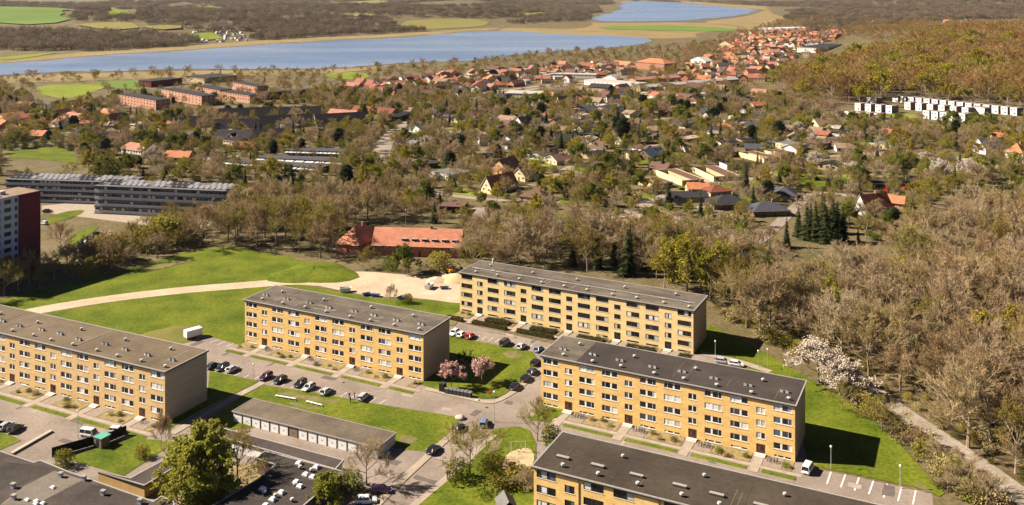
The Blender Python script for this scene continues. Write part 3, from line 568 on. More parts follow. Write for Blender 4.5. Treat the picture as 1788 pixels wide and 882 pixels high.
def roof_mb(L, D, e, r, kind, ov=.45, t=.18):
    b = MB()
    if kind == 'flat':
        b.box(-ov*.6, L+ov*.6, -ov*.6, D+ov*.6, e, e+.3, 1); b.box(-ov*.6+.12, L+ov*.6-.12, -ov*.6+.12, D+ov*.6-.12, e+.3, e+.34, 0); return b
    if kind == 'x':
        lo = e-r*ov/(D/2)
        a = [(-ov,-ov,lo), (L+ov,-ov,lo), (L+ov,D/2,e+r), (-ov,D/2,e+r), (L+ov,D+ov,lo), (-ov,D+ov,lo)]
        faces = [(0,1,2,3), (3,2,4,5)]
    elif kind == 'y':
        lo = e-r*ov/(L/2)
        a = [(-ov,-ov,lo), (-ov,D+ov,lo), (L/2,D+ov,e+r), (L/2,-ov,e+r), (L+ov,D+ov,lo), (L+ov,-ov,lo)]
        faces = [(3,2,1,0), (5,4,2,3)]
    else:
        h = min(L, D)/2; lo = e-.15
        if L >= D: a = [(-ov,-ov,lo), (L+ov,-ov,lo), (L+ov,D+ov,lo), (-ov,D+ov,lo), (h,D/2,e+r), (L-h+.01,D/2,e+r)]; faces = [(0,1,5,4), (1,2,5), (2,3,4,5), (3,0,4)]
        else: a = [(-ov,-ov,lo), (L+ov,-ov,lo), (L+ov,D+ov,lo), (-ov,D+ov,lo), (L/2,h,e+r), (L/2,D-h+.01,e+r)]; faces = [(0,1,4), (1,2,5,4), (2,3,5), (3,0,4,5)]
    n = len(b.v); k = len(a); b.v += a+[(x, y, z-t) for x, y, z in a]
    for f in faces: b.f.append(tuple(n+i for i in f)); b.mi.append(0); b.f.append(tuple(n+k+i for i in reversed(f))); b.mi.append(1)
    ed = {}
    for f in faces:
        for i in range(len(f)): e2 = (f[i], f[(i+1) % len(f)]); ed[e2] = 1
    for (i, j) in ed:
        if (j, i) not in ed: b.f.append((n+i, n+k+i, n+k+j, n+j)); b.mi.append(1)
    return b
def house(A, B, D, e, r, kind, wall, roof, label, cat='house', name='house', group=None, wins=True, chim=True, world=False, yaw_only=None, L=None, corr=20, wd=None, parts=None):
    if world: (ax, ay), yw = A, B
    else:
        (ax, ay), (bx, by) = G(*A), G(*B); yw = math.atan2(by-ay, bx-ax); L = math.hypot(bx-ax, by-ay)
    c, s = math.cos(yw), math.sin(yw); at = lambda x, y: (ax+c*x-s*y, ay+s*x+c*y)
    z0 = float(hills(*at(L/2, D/2))); o = empty(name, (ax, ay, z0), yw, label, cat, group)
    b = MB()
    if kind in ('flat', 'hip'): b.box(0, L, 0, D, -1.5, e-.02)
    else:
        b.box(0, L, 0, D, -1.5, e-.1)
        if kind == 'x': b.poly([(0,D,e-.1), (0,0,e-.1), (0,D/2,e+r-.2)]).poly([(L,0,e-.1), (L,D,e-.1), (L,D/2,e+r-.2)])
        else: b.poly([(0,0,e-.1), (L,0,e-.1), (L/2,0,e+r-.2)]).poly([(L,D,e-.1), (0,D,e-.1), (L/2,D,e+r-.2)])
    b.build('wall', wm(wall), o)
    ro = roof_mb(L, D, e, r, kind).build('roof', [rm_(roof), wm('white') if wall in ('white', 'cream') else fascia], o)
    if chim:
        q = (L*.65, D/2) if kind in ('x', 'hip', 'flat') else (L/2, D*.6)
        put('chimney', CHIM, ro, (*q, e+(r if kind != 'flat' else .3)-.5), 0, .8 if kind == 'flat' else 1)
    if wins:
        wme = WIND if (wd or wall in ('dark', 'brown')) else WIN
        rows = [e-1.9] if e < 4.2 else [e-1.8-2.7*i for i in range(max(1, int((e-.4)//2.7)))]
        nx = max(1, min(12, int((L-.8)//2.6))); dj = nx//2
        for zi, z in enumerate(rows):
            for i in range(nx):
                x = (i+.5)*L/nx-.65
                if zi == len(rows)-1 and i == dj and nx > 2: put('door', HDOOR, o, (x+.2, 0, .1)); continue
                put('window', wme, o, (x, 0, z))
            ny = max(1, min(6, int((D-1)//4)))
            for i in range(ny):
                y = (i+.5)*D/ny
                if yw < .12: put('window', wme, o, (L, y-.65, z), math.pi/2)
                if yw > -.35: put('window', wme, o, (0, y+.65, z), -math.pi/2)
        if kind == 'y' and r > 2.5: put('window', wme, o, (L/2-.65, 0, e+.2))
    excl([at(-2,-2), at(L+2,-2), at(L+2,D+2), at(-2,D+2)])
    if corr:
        m_ = at(L/2, 0); d = math.hypot(*m_); u = (-m_[0]/d*corr, -m_[1]/d*corr); p, q = at(0, 0), at(L, 0); excl([p, q, (q[0]+u[0], q[1]+u[1]), (p[0]+u[0], p[1]+u[1])])
    NHOUSE[0] += 1; return o, ro, at, L
H = [
 ((751,309),(783,316),16,2.8,0,'flat','white','grey','flat grey roofed bungalow with white walls beside a green garden'),
 ((709,291),(733,295),8,2.8,0,'flat','white','pink','low white walled flat house left of the grey bungalow'),
 ((734,296),(765,294),8,2.8,0,'flat','dark','dark','black walled flat annex behind the grey bungalow'),
 ((856,303),(884,307),15,4.0,4.5,'y','orange','brown','orange gabled house with a brown tile roof'),
 ((840,336),(858,340),19,3.4,5.2,'y','cream','orange','house with a bright orange roof half hidden by a birch'),
 ((895,314),(917,318),14,3.2,4.2,'y','cream','slate','cream gabled house with a dark slate roof'),
 ((906,352),(950,357),11,2.8,2.8,'hip','tan','brown','dark brown hipped bungalow with tan walls'),
 ((767,372),(808,374),9,3.0,0,'flat','dark','brown','black carport with a brown flat roof behind the red roofed house'),
 ((822,252),(837,255),9,5.6,1.8,'hip','white','brown','tall white villa with a brown hipped roof'),
 ((696,258),(716,262),13,2.6,2.6,'x','dark','grey','grey roofed cottage beside the curved street'),
 ((712,230),(735,233),12,2.8,3.0,'y','white','slate','white and slate house above the curved street'),
 ((866,216),(893,219),12,3.2,3.0,'x','cream','tan','long cream house with a tan roof'),
 ((757,208),(770,207),12,3.5,4,'y','white','dark','white gabled house among yellow green trees'),
 ((828,278),(868,276),8,3,0,'flat','grey','grey','long blue grey flat house below the white villa'),
 ((612,200),(682,206),12,3,4,'x','tan','rust','long house with a red brown roof above the dark estate'),
 ((570,206),(616,210),11,3,4,'x','tan','salmon','pink roofed long house behind the dark estate'),
 ((697,212),(722,203),9,3.2,0,'flat','dark','black','black flat shed at the top of the curved street'),
 ((896,222),(912,225),12,3.6,4.6,'y','white','dark','white gabled house with four small windows'),
 ((872,224),(890,226),10,3,3,'x','yellow','brown','yellow house left of the white gabled house'),
 ((944,172),(964,173),10,3,3,'x','white','orange','small orange roofed house behind bright green trees'),
 ((938,225),(951,230),16,2.8,0,'flat','cream','grey','flat cream bungalow right of the white gabled house'),
 ((1011,242),(1045,243),9,3,0,'flat','dark','dark','long dark flat house among brown trees'),
 ((952,284),(972,289),12,2.8,2.6,'y','cream','brown','cream gable of the first chain house'),
 ((981,275),(997,278),13,2.8,2.6,'y','cream','tan','cream gable of the second chain house'),
 ((1010,266),(1024,271),14,2.8,2.6,'y','cream','tan','cream gable of the third chain house'),
 ((1040,262),(1062,260),10,2.8,2.2,'x','tan','tan','tan roofed chain house behind the others'),
 ((1074,252),(1087,254),13,2.8,2.6,'y','cream','brown','cream gabled house beside the big dark pine'),
 ((1110,276),(1136,281),15,2.8,3.4,'y','brown','blue','house with blue panels on its dark roof'),
 ((1142,179),(1161,178),12,4,5,'y','cream','red','cream gabled house with a red roof before the town'),
 ((998,196),(1018,200),18,3,3,'y','tan','slate','grey roofed bungalow behind brown trees'),
 ((1032,196),(1062,199),16,3,3,'y','grey','slate','wide slate roofed bungalow behind brown trees'),
 ((1075,196),(1090,196),14,3,3,'y','white','slate','white and slate house right of the wide bungalow'),
 ((1170,354),(1237,353),10,2.6,1.9,'x','tan','dark','long dark roofed bungalow above the street bend'),
 ((1202,340),(1240,340),9,3,2.4,'x','tan','orange','orange roofed wing behind the long dark bungalow'),
 ((1241,346),(1279,343),10,3,2.2,'hip','tan','rust','rust roofed wing beside the orange roof'),
 ((1247,368),(1310,366),13,2.7,3.2,'hip','brown','dark','black hipped bungalow in the middle of three'),
 ((1316,380),(1380,378),12,2.7,3.0,'hip','brown','slate','slate hipped bungalow nearest the dark firs'),
 ((1350,350),(1392,352),14,2.7,3.0,'hip','tan','slate','slate roofed house behind the two hipped bungalows'),
 ((1205,430),(1262,447),12,3,0,'flat','yellow','tan','tan flat roofed house below the street'),
 ((1268,470),(1300,475),11,3.4,0,'flat','yellow','dark','yellow walled flat house at the edge of the wood'),
 ((1200,252),(1228,247),9,3,0,'flat','brown','pink','pink flat roofed house with dark walls'),
 ((1185,263),(1205,268),16,2.8,2.6,'y','cream','tan','cream gabled house with a long tan roof'),
 ((1354,258),(1387,264),13,3.2,0,'flat','cream','grey','cream flat house with a garden wall'),
 ((1400,257),(1432,262),13,3.2,0,'flat','brown','brown','brown flat house right of the cream flat house'),
 ((1440,250),(1470,255),12,3.2,0,'flat','brown','brown','brown flat house below the black roofed one'),
 ((1412,222),(1430,226),12,2.8,4.4,'y','cream','tan','thatched looking cottage behind the flat houses'),
 ((1318,191),(1341,189),10,3,3,'x','tan','orange','orange roofed house under tall olive trees'),
 ((1452,242),(1480,245),20,3.4,0,'flat','white','black','long black roofed house with a white wall'),
 ((1520,258),(1558,263),12,2.8,0,'flat','cream','grey','long cream house with a pale grey flat roof'),
 ((1536,239),(1553,241),10,2.8,3,'x','brown','red','small red roofed cottage below the white terraces'),
 ((1491,373),(1513,380),15,4.2,5.4,'y','white','rust','white house with a steep dark red roof'),
 ((1542,362),(1578,366),8,2.8,2.8,'x','salmon','orange','orange roofed annex beside the steep red roof'),
 ((1520,331),(1560,333),10,2.8,0,'flat','dark','black','black flat garden house with red cars before it'),
 ((1566,327),(1602,327),10,2.8,0,'flat','dark','black','second black flat garden house further along'),
 ((1697,264),(1721,271),14,4,5,'y','white','blue','white gabled house with a blue grey roof'),
 ((1755,275),(1786,279),11,4,5,'hip','white','orange','white house with an orange pyramid roof'),
 ((1735,248),(1760,249),10,3,3,'x','white','orange','orange roofed house behind a dark fir'),
 ((46,243),(73,244),10,2.8,3,'x','tan','orange','orange roofed house above the oval lawn'),
 ((212,266),(246,271),12,2.8,3,'x','white','salmon','salmon roofed house right of the oval lawn'),
 ((285,282),(328,283),10,2.8,3,'x','tan','orange','orange roofed house left of the terraces'),
 ((-6,214),(9,218),16,3,5,'y','orange','orange','orange gabled house at the picture edge'),
 ((30,221),(46,223),10,2.8,4,'y','orange','orange','small orange roofed house beside a yellow tree'),
 ((108,210),(142,215),12,3,3,'x','white','salmon','white house with a salmon roof below the sports field'),
 ((150,212),(171,212),10,4,3,'y','wine','grey','wine red house beside the salmon roof'),
 ((26,190),(50,191),10,3,3,'x','tan','red','red roofed house left of the sports field'),
 ((170,224),(200,226),9,2.8,2,'x','tan','pink','low pink roofed house with pale walls'),
 ((385,250),(414,254),10,2.6,2,'x','cream','plum','small dark roofed house with a cream gable'),
 ((405,262),(440,264),9,2.6,2.6,'x','tan','rust','rust roofed house before the terraces'),
]
for h in H: house(*h)
# red-roofed institution
rt = 'terracotta'
o, ro, at, L = house((650,446),(803,451),11,4.4,5.4,'x','brick',rt,'large brick house with a long salmon tile roof and dormers', 'large house', 'large_house', corr=16)
DORM = MB().box(-1.6, 1.6, 0, 2.6, 0, 1.3, 0).box(-1.75, 1.75, -.25, 2.6, 1.3, 1.45, 1).box(-1.4, -.08, -.03, 0, .25, 1.15, 2).box(.08, 1.4, -.03, 0, .25, 1.15, 2).mesh('dormer', [wm('grey'), trimw, pane_m])
for k in range(6): put('dormer', DORM, ro, (L*(.36+.115*k), 1.3, 5.1), 0, (.68,1,1))
house((586,441),(628,446),17,3.8,5.8,'hip','brick',rt,'hipped brick wing of the salmon roofed house', 'house wing', 'house_wing')
# courtyard houses: a ring of cream walls, roofed at the back
def court(A, B, D, label, h=3.0):
    (ax, ay), (bx, by) = G(*A), G(*B); yw = math.atan2(by-ay, bx-ax); L = math.hypot(bx-ax, by-ay); o = empty('courtyard_house', (ax, ay, 0), yw, label, 'courtyard house'); t = .35
    m = wm('cream'); MB().box(0, L, 0, t, 0, h).box(0, t, t, D, 0, h).box(L-t, L, t, D, 0, h).box(t, L-t, D-t, D, 0, h).build('wall', m, o)
    MB().box(t, L-t, D*.55, D-t, 0, h-.3, 0).build('house_core', wm('tan'), o); MB().box(t+.02, L-t-.02, D*.52, D-t-.02, h-.3, h-.12, 0).build('roof', rm_('brown'), o)
    MB().box(t, L-t, t, D*.5, 0, .06).build('garden', M['grass'], o)
    for i in range(4): put('window', WIND, o, (L, 1.5+i*D/4.2, 1.1), math.pi/2)
    c, s = math.cos(yw), math.sin(yw); q = lambda x, y: (ax+c*x-s*y, ay+s*x+c*y); excl([q(-1,-12), q(L+1,-12), q(L+12,D+1), q(-1,D+1)])
court((1113,322),(1139,331),13,'cream walled courtyard house nearest the street lamp'); court((1145,306),(1191,325),13,'cream walled courtyard house second from the street lamp'); court((1208,300),(1246,318),15,'cream walled courtyard house beside the small green')
court((1290,274),(1334,285),12,'cream walled courtyard house with a long garden wall'); court((1334,271),(1364,277),12,'pale courtyard house before the flat modern houses')
# slate terraces with white bays
def terrace(A, B, D, label, n):
    (ax, ay), (bx, by) = G(*A), G(*B); yw = math.atan2(by-ay, bx-ax); L = math.hypot(bx-ax, by-ay); o = empty('terrace_row', (ax, ay, 0), yw, label, 'terrace row')
    MB().box(0, L, 1.4, D, 0, 2.5).build('wall', wm('dark'), o); roof_mb(L, D, 2.5, .0, 'flat', .6).build('roof', [rm_('slate'), fascia], o)
    bay_ = MB().box(0, 2.6, 0, 1.6, 0, 2.2, 0).box(-.1, 2.7, -2.6, -.01, 1.7, 1.95, 0).box(.3, 1.3, -.03, 0, .8, 1.9, 1).mesh('bay', [wm('white'), pane_m]); dr = MB().box(0, .95, 1.3, 1.4, 0, 2).mesh('door', doorm); st = L/n
    for k in range(n): put('bay', bay_, o, (k*st+.6, -.5, 0)); put('bay', bay_, o, (k*st+st*.5, -.5, 0)); put('door', dr, o, (k*st+st*.5-1.3, 0, 0))
    c, s = math.cos(yw), math.sin(yw); q = lambda x, y: (ax+c*x-s*y, ay+s*x+c*y); excl([q(-1,-16), q(L+1,-16), q(L+1,D+1), q(-1,D+1)])
terrace((498,270),(602,273),10,'rear slate terrace with white bays',7); terrace((447,283),(604,291),10,'middle slate terrace with white bays',9); terrace((392,290),(560,302),10,'front slate terrace half hidden by trees',9)
# dark steep-roofed estate
for i, (A, B, D, r, l) in enumerate([((306,226),(372,222),14,5,'westernmost wing of the dark steep roofed estate'),((372,232),(450,230),13,6,'dark steep roof wing with a cream gable'),((380,214),(482,210),14,7,'rear ridge of the dark steep roofed estate'),((452,226),(545,221),13,6,'dark steep roof wing with white trim'),((487,208),(560,206),13,6,'rear eastern ridge of the dark estate'),((552,222),(640,217),13,6,'easternmost wing of the dark steep roofed estate'),((372,247),(432,251),12,4.5,'front low wing of the dark estate with white gable'),((440,246),(500,243),11,4,'low dark wing above the slate terraces')]):
    o, ro, at, L = house(A, B, D, 3.0, r, 'x', 'cream', 'plum', l, 'dark estate house', 'estate_wing', 'dark steep roofed estate', chim=False)
    if i in (1, 3, 4, 6):
        gx = L*.55; g = MB().poly([(gx-4,-2,2.9), (gx+4,-2,2.9), (gx,-2,2.9+r*.75)]).build('gable', wm('cream' if i != 3 else 'white'), o); roof_mb(8, 2+D/2, 2.9, r*.78, 'y', .3).build('gable_roof', [rm_('plum'), wm('white')], g, (gx-4, -2, 0))
        MB().box(gx-6, gx+7, -3, 0, 0, 2.4).build('porch', wm('white'), o)
# brick school blocks
for A, B, D, h, w_, l in [((206,181),(272,193),13,8.6,'salmon','nearest red brick block with a dark flat roof'),((282,171),(352,185),13,8.6,'salmon','second red brick block behind the nearest'),((342,165),(384,173),12,8.2,'salmon','third red brick block'),((385,173),(436,181),12,7.4,'salmon','lower brick block with grey roof to the right'),((405,156),(448,165),12,7.6,'salmon','rearmost small red brick block'),((264,153),(318,147),20,6.4,'wine','brick block with a shaded side beside the pitch'),((322,142),(357,146),42,5.6,'tan','wide flat sports hall near the lake'),((458,175),(553,168),11,6.6,'wine','long shaded brick block right of the others')]:  # wine walls: the shade on these two blocks is put into the colour
    house(A, B, D, h, 0, 'flat', w_, 'dark', l, 'brick block', 'brick_block', 'red brick blocks by the sports field', chim=False, wd=True)
# grey office blocks
def office(A, B, D, ht, label, seed, n=4):
    (ax, ay), (bx, by) = G(*A), G(*B); yw = math.atan2(by-ay, bx-ax); L = math.hypot(bx-ax, by-ay); o = empty('office_block', (ax, ay, 0), yw, label, 'office block', 'grey banded office blocks'); rr = random.Random(seed)
    dk = mat('office_dark', (.018,.019,.024), .6, var=.2, scale=1); lt = mat('office_panel', (.40,.39,.40), .7, var=.14, scale=.8); sh_ = ht/n
    MB().box(0, L, .3, D, 0, ht).build('wall', dk, o); band = MB().box(0, L, 0, .3, 0, sh_*.46, 0).mesh('balcony_band', lt); rail = MB().box(0, L, -.5, 0, 0, .3, 0).mesh('balcony_slab', dk)
    wmesh = MB().box(0, 1.5, .2, .29, 0, 1.25, 0).box(.1, 1.4, .18, .2, .1, 1.15, 1).mesh('window', [lt, pane_m]); wl = MB().box(0, 1.5, .2, .29, 0, 1.25, 0).box(.1, 1.4, .18, .2, .1, 1.15, 1).mesh('window', [lt, panes[3]])
    for i in range(n):
        put('balcony_slab', rail, o, (0, 0, i*sh_+.02)); put('balcony_band', band, o, (0, 0, i*sh_+.34))
        for k in range(int(L//2.2)):
            if rr.random() < .85: put('window', wl if rr.random() < .3 else wmesh, o, (k*2.2+.4, 0, i*sh_+sh_*.55))
    ro = roof_mb(L, D, ht, 0, 'flat', .5).build('roof', [mat('office_roof', (.12,.11,.11), .8, var=.2, scale=.4), dk], o)
    pm = MB(); pm.v += [(0,0,.2), (1.9,0,.2), (1.9,2.6,1.2), (0,2.6,1.2), (0,0,.1), (1.9,0,.1), (1.9,2.6,1.1), (0,2.6,1.1)]
    for q in ((0,1,2,3), (7,6,5,4), (0,4,5,1), (1,5,6,2), (2,6,7,3), (3,7,4,0)): pm.f.append(q); pm.mi.append(0)
    pm.box(.1, .2, 2.4, 2.5, 0, 1.1, 0); pm = pm.mesh('roof_panel', mat('roof_panel', (.2,.2,.21), .4, var=.2, scale=.8)); pd = pm.copy(); pd.materials[0] = mat('roof_panel_dark', (.03,.03,.035), .3, var=.2, scale=.8)
    for k in range(int(L//2.8)):
        for j in range(2):
            if rr.random() < .85: put('roof_panel', pm if (k//4) % 3 else pd, ro, (k*2.8+.5, 2.2+j*5.5, ht+.34))
    excl([G(A[0]-4, A[1]+10), G(B[0]+4, B[1]+10), G(B[0]+20, B[1]-14), G(A[0]-4, A[1]-14)])
office((165,373),(392,384),14,12.6,'nearer grey banded office block with roof panels',1); office((10,352),(224,359),14,10.6,'farther grey banded office block with roof panels',2)
# tall block with the dark red end bay
def tower():
    a = Vector((-176,341.5)); d = Vector((-.49,-.87)).normalized(); yw = math.atan2(-d.y, -d.x); L = 34.0; p = a+d*L; o = empty('tower_block', (p.x, p.y, 0), yw, 'tall white block of flats with a dark red end bay', 'tower block'); ht = 28.4; D = 13
    wt = mat('tower_panel', (.42,.43,.46), .8, var=.08, scale=.8); rd = mat('dark_red_panel', (.13,.014,.02), .75, var=.25, scale=.5, stretch=(3,3,.4)); e = L-8.3
    MB().box(0, e, 0, D, 0, ht).build('wall', wt, o); MB().box(e, L, .0, D, 0, ht).build('end_wall', wt, o); MB().box(e, L+.15, -.25, -.02, 0, ht+.25).box(L, L+.15, -.02, D, 0, ht+.25).build('red_bay', rd, o)
    w1 = MB().box(0, 2.5, -.06, .02, 0, 1.5, 0).box(.1, 1.2, -.09, -.055, .1, 1.4, 1).box(1.3, 2.4, -.09, -.055, .1, 1.4, 1).mesh('window', [dark_f, pane_m]); w2 = MB().box(0, 1.0, -.06, .02, 0, 1.5, 0).box(.08, .92, -.09, -.055, .08, 1.42, 1).mesh('window', [dark_f, pane_m])
    for i in range(9):
        for k in range(6): put('window', w1, o, (k*3.9+.9, 0, ht-2.2-2.9*i))
        put('window', w2, o, (e-1.4, 0, ht-2.2-2.9*i))
    r2 = roof_mb(L, D, ht, 0, 'flat', .1).build('roof', [rm_('tan'), wt], o); MB().box(L-22, L-14, 4, 9, ht+.34, ht+2.4).build('plant_room', ventw, r2); MB().box(L-12, L-10, 5, 7, ht+.34, ht+1.6).build('roof_vent', ventw, r2)
    q = lambda x, y: (p.x+(-d.x)*x+d.y*y, p.y+(-d.y)*x-d.x*y); excl([q(-2,-6), q(L+3,-6), q(L+3,D+2), q(-2,D+2)])
tower()
# stepped white terraces on the right
def cube_row(A, B, n, label, w_=5.4, D=10, h=6.2, drop=0):
    (ax, ay), (bx, by) = G(*A), G(*B)
    for k in range(n):
        t = (k+.5)/n; x, y = ax+(bx-ax)*t, ay+(by-ay)*t; yw = -.95
        o = empty('terrace_house', (x, y, float(hills(x, y))), yw, label, 'terrace house', 'white stepped terrace houses'); 
        MB().box(0, w_, .01, D, -2, h-.05, 0).build('side_wall', mat('terrace_side', (.19,.14,.125), .9, var=.15, scale=.8), o); MB().box(0, w_, -.2, 0, -2, h+.25, 0).build('front_wall', wm('white'), o)
        MB().box(-.02, w_+.02, .02, D, h-.05, h+.12).build('roof', mat('terrace_roof', (.22,.17,.155), .9, var=.15, scale=.5), o)
        put('window', WIND, o, (.7, -.2, h-1.8), 0, (.8,1,.8)); put('window', WIND, o, (3.1, -.2, h-1.8), 0, (.8,1,.8)); put('window', WIND, o, (2.9, -.2, 1.0), 0, (1,1,1))
    excl([G(A[0]-6, A[1]+9), G(B[0]+8, B[1]+9), G(B[0]+12, B[1]-8), G(A[0]+2, A[1]-8)])
cube_row((1552,178),(1772,202),15,'white terrace house in the long top row'); cube_row((1505,181),(1520,183),1,'single white terrace house left of the top row',10); cube_row((1484,192),(1556,198),4,'white terrace house in the left second row')
cube_row((1570,190),(1690,202),6,'white terrace house in the right second row'); cube_row((1690,199),(1702,201),1,'wide white terrace house ending the second row',11); cube_row((1450,202),(1535,208),5,'small white terrace house in the lowest left row',5,8,4.4)
cube_row((1604,206),(1664,212),4,'white terrace house in the third row'); cube_row((1666,211),(1678,213),1,'end terrace house with a dark side wall',6,13)
# industry and station before the lake, the far town, allotments
for A, B, D, h, r, k, w_, rf, l in [((1110,120),(1160,124),26,9,5,'hip','brick','orange','big orange brick mill by the lake'),((1068,116),(1096,119),12,4,4,'x','white','orange','orange roofed barn left of the mill'),((1020,148),(1110,156),22,5,0,'flat','white','pale','long pale flat warehouse in the centre'),((880,170),(945,172),24,4,0,'flat','white','pale','pale flat warehouse behind green trees'),((1028,160),(1062,162),14,5,3,'x','wine','dark','dark red barn right of the pale warehouse'),((1052,142),(1076,144),14,4,4,'y','white','pale','white gabled hall beside the warehouse'),((1110,146),(1190,141),14,4,2,'x','salmon','salmon','salmon roofed long shed'),((960,135),(1040,137),16,4,0,'flat','white','pale','pale low shed beside the railway'),((1355,54),(1425,52),60,5,0,'flat','white','metal','pale blue glasshouse behind the town'),((1425,98),(1470,90),30,6,0,'flat','white','dark','white flat factory at the edge of the forest'),((1205,112),(1232,115),14,6,5,'y','white','pale','white hall in the near town'),((1252,84),(1278,85),14,6,7,'y','cream','orange','white church-like house with an orange roof in the town')]:
    house(A, B, D, h, r, k, w_, rf, l, 'building', 'building', chim=False, corr=30)
for i in range(4): house((1118+i*44,160-i*4.2),(1158+i*44,157-i*4.2),10,4,2,'x','tan','pale','pale roofed terrace in the row before the town','terrace','terrace_row','pale terraces before the town',chim=False)
HP = {}
def mini(kind, w_, rf, k):
    key = (kind, w_, rf, k)
    if key not in HP:
        L, D = [(11,9), (15,9), (9,11)][k]; e, r = ((3.2, 4.2) if rf in ('red', 'orange', 'salmon') else (2.8, 2.4)) if kind != 'flat' else (3.0, 0)
        b = MB(); b.box(0, L, 0, D, -2, e)
        if kind == 'x': b.poly([(0,D,e), (0,0,e), (0,D/2,e+r-.15)]).poly([(L,0,e), (L,D,e), (L,D/2,e+r-.15)])
        if kind == 'y': b.poly([(0,0,e), (L,0,e), (L/2,0,e+r-.15)]).poly([(L,D,e), (0,D,e), (L/2,D,e+r-.15)])
        HP[key] = (b.mesh('wall', wm(w_)), roof_mb(L, D, e, r, kind).mesh('roof', [rm_(rf), trimw]), MB().box(0, 1.6, -.08, 0, .9, 2.3).mesh('window', pane_m), L, D)
    return HP[key]
def scatter_houses(poly, n, label, group, pal, dmin=17, seed=1, yaws=(-.5,.3,1.0), name='town_house'):
    rr = random.Random(seed); P = np.array(GL(poly)); lo, hi = P.min(0), P.max(0); pts = []; tries = 0
    while len(pts) < n and tries < n*60:
        tries += 1; x, y = rr.uniform(lo[0], hi[0]), rr.uniform(lo[1], hi[1])
        if not inpoly(P, x, y) or blocked(x, y) or any((x-a)**2+(y-b)**2 < dmin*dmin for a, b in pts): continue
        pts.append((x, y)); rf = rr.choices([p[0] for p in pal], [p[1] for p in pal])[0]; w_ = rr.choice(['white', 'cream', 'tan', 'salmon', 'brick', 'white']); kd = rr.choice(['x', 'y', 'x', 'hip']) if rf not in ('pale', 'black') else 'flat'
        a, b, c, L, D = mini('x' if kd == 'hip' else kd, w_, rf, rr.randrange(3)); o = empty(name, (x, y, float(hills(x, y))), rr.choice(yaws)+rr.uniform(-.15, .15), f'small {dict(red="red", orange="orange", dark="dark", pale="pale flat", brown="brown", slate="slate", grey="grey", salmon="salmon", black="black flat", tan="tan").get(rf)} roofed {w_} house {label}', 'house', group)
        put('wall', a, o); put('roof', b, o); put('window', c, o, (1,0,0)); put('window', c, o, (L-2.6,0,0)); excl([(x-8,y-9), (x+8,y-9), (x+8,y+9), (x-8,y+9)])
PAL = [('red',4), ('orange',4), ('salmon',2), ('dark',3), ('brown',2), ('pale',1.5)]
scatter_houses([(1150,128),(1250,92),(1295,66),(1400,56),(1470,60),(1500,66),(1430,92),(1345,120),(1310,140),(1220,150)], 195, 'in the far town', 'houses of the far town', PAL, 19, 3)
scatter_houses([(1290,62),(1350,50),(1430,40),(1560,36),(1690,30),(1700,38),(1570,52),(1480,72),(1400,82),(1420,60)], 60, 'beyond the town glasshouse', 'houses beyond the glasshouse', PAL, 26, 8)
scatter_houses([(560,152),(700,138),(800,128),(920,118),(1060,112),(1100,128),(1000,140),(860,150),(700,164),(600,166)], 45, 'between the lake and the warehouses', 'houses near the lake', PAL, 22, 4)
PAL2 = [('brown',3), ('tan',3), ('slate',3), ('dark',2), ('red',.5), ('orange',.25), ('black',2), ('pale',1.3)]
scatter_houses([(690,196),(860,185),(1120,178),(1300,185),(1330,215),(1480,215),(1460,300),(1290,300),(1190,300),(1100,300),(1010,300),(900,270),(740,250)], 62, 'in the wooded suburb', 'houses of the wooded suburb', PAL2, 24, 5, (-.5,.2,.9,-.2), 'suburb_house')
scatter_houses([(-40,200),(60,178),(200,200),(205,245),(100,250),(-40,250)], 14, 'below the sports field', 'houses below the sports field', [('orange',3), ('salmon',2), ('dark',1), ('pale',1)], 24, 6, name='suburb_house')

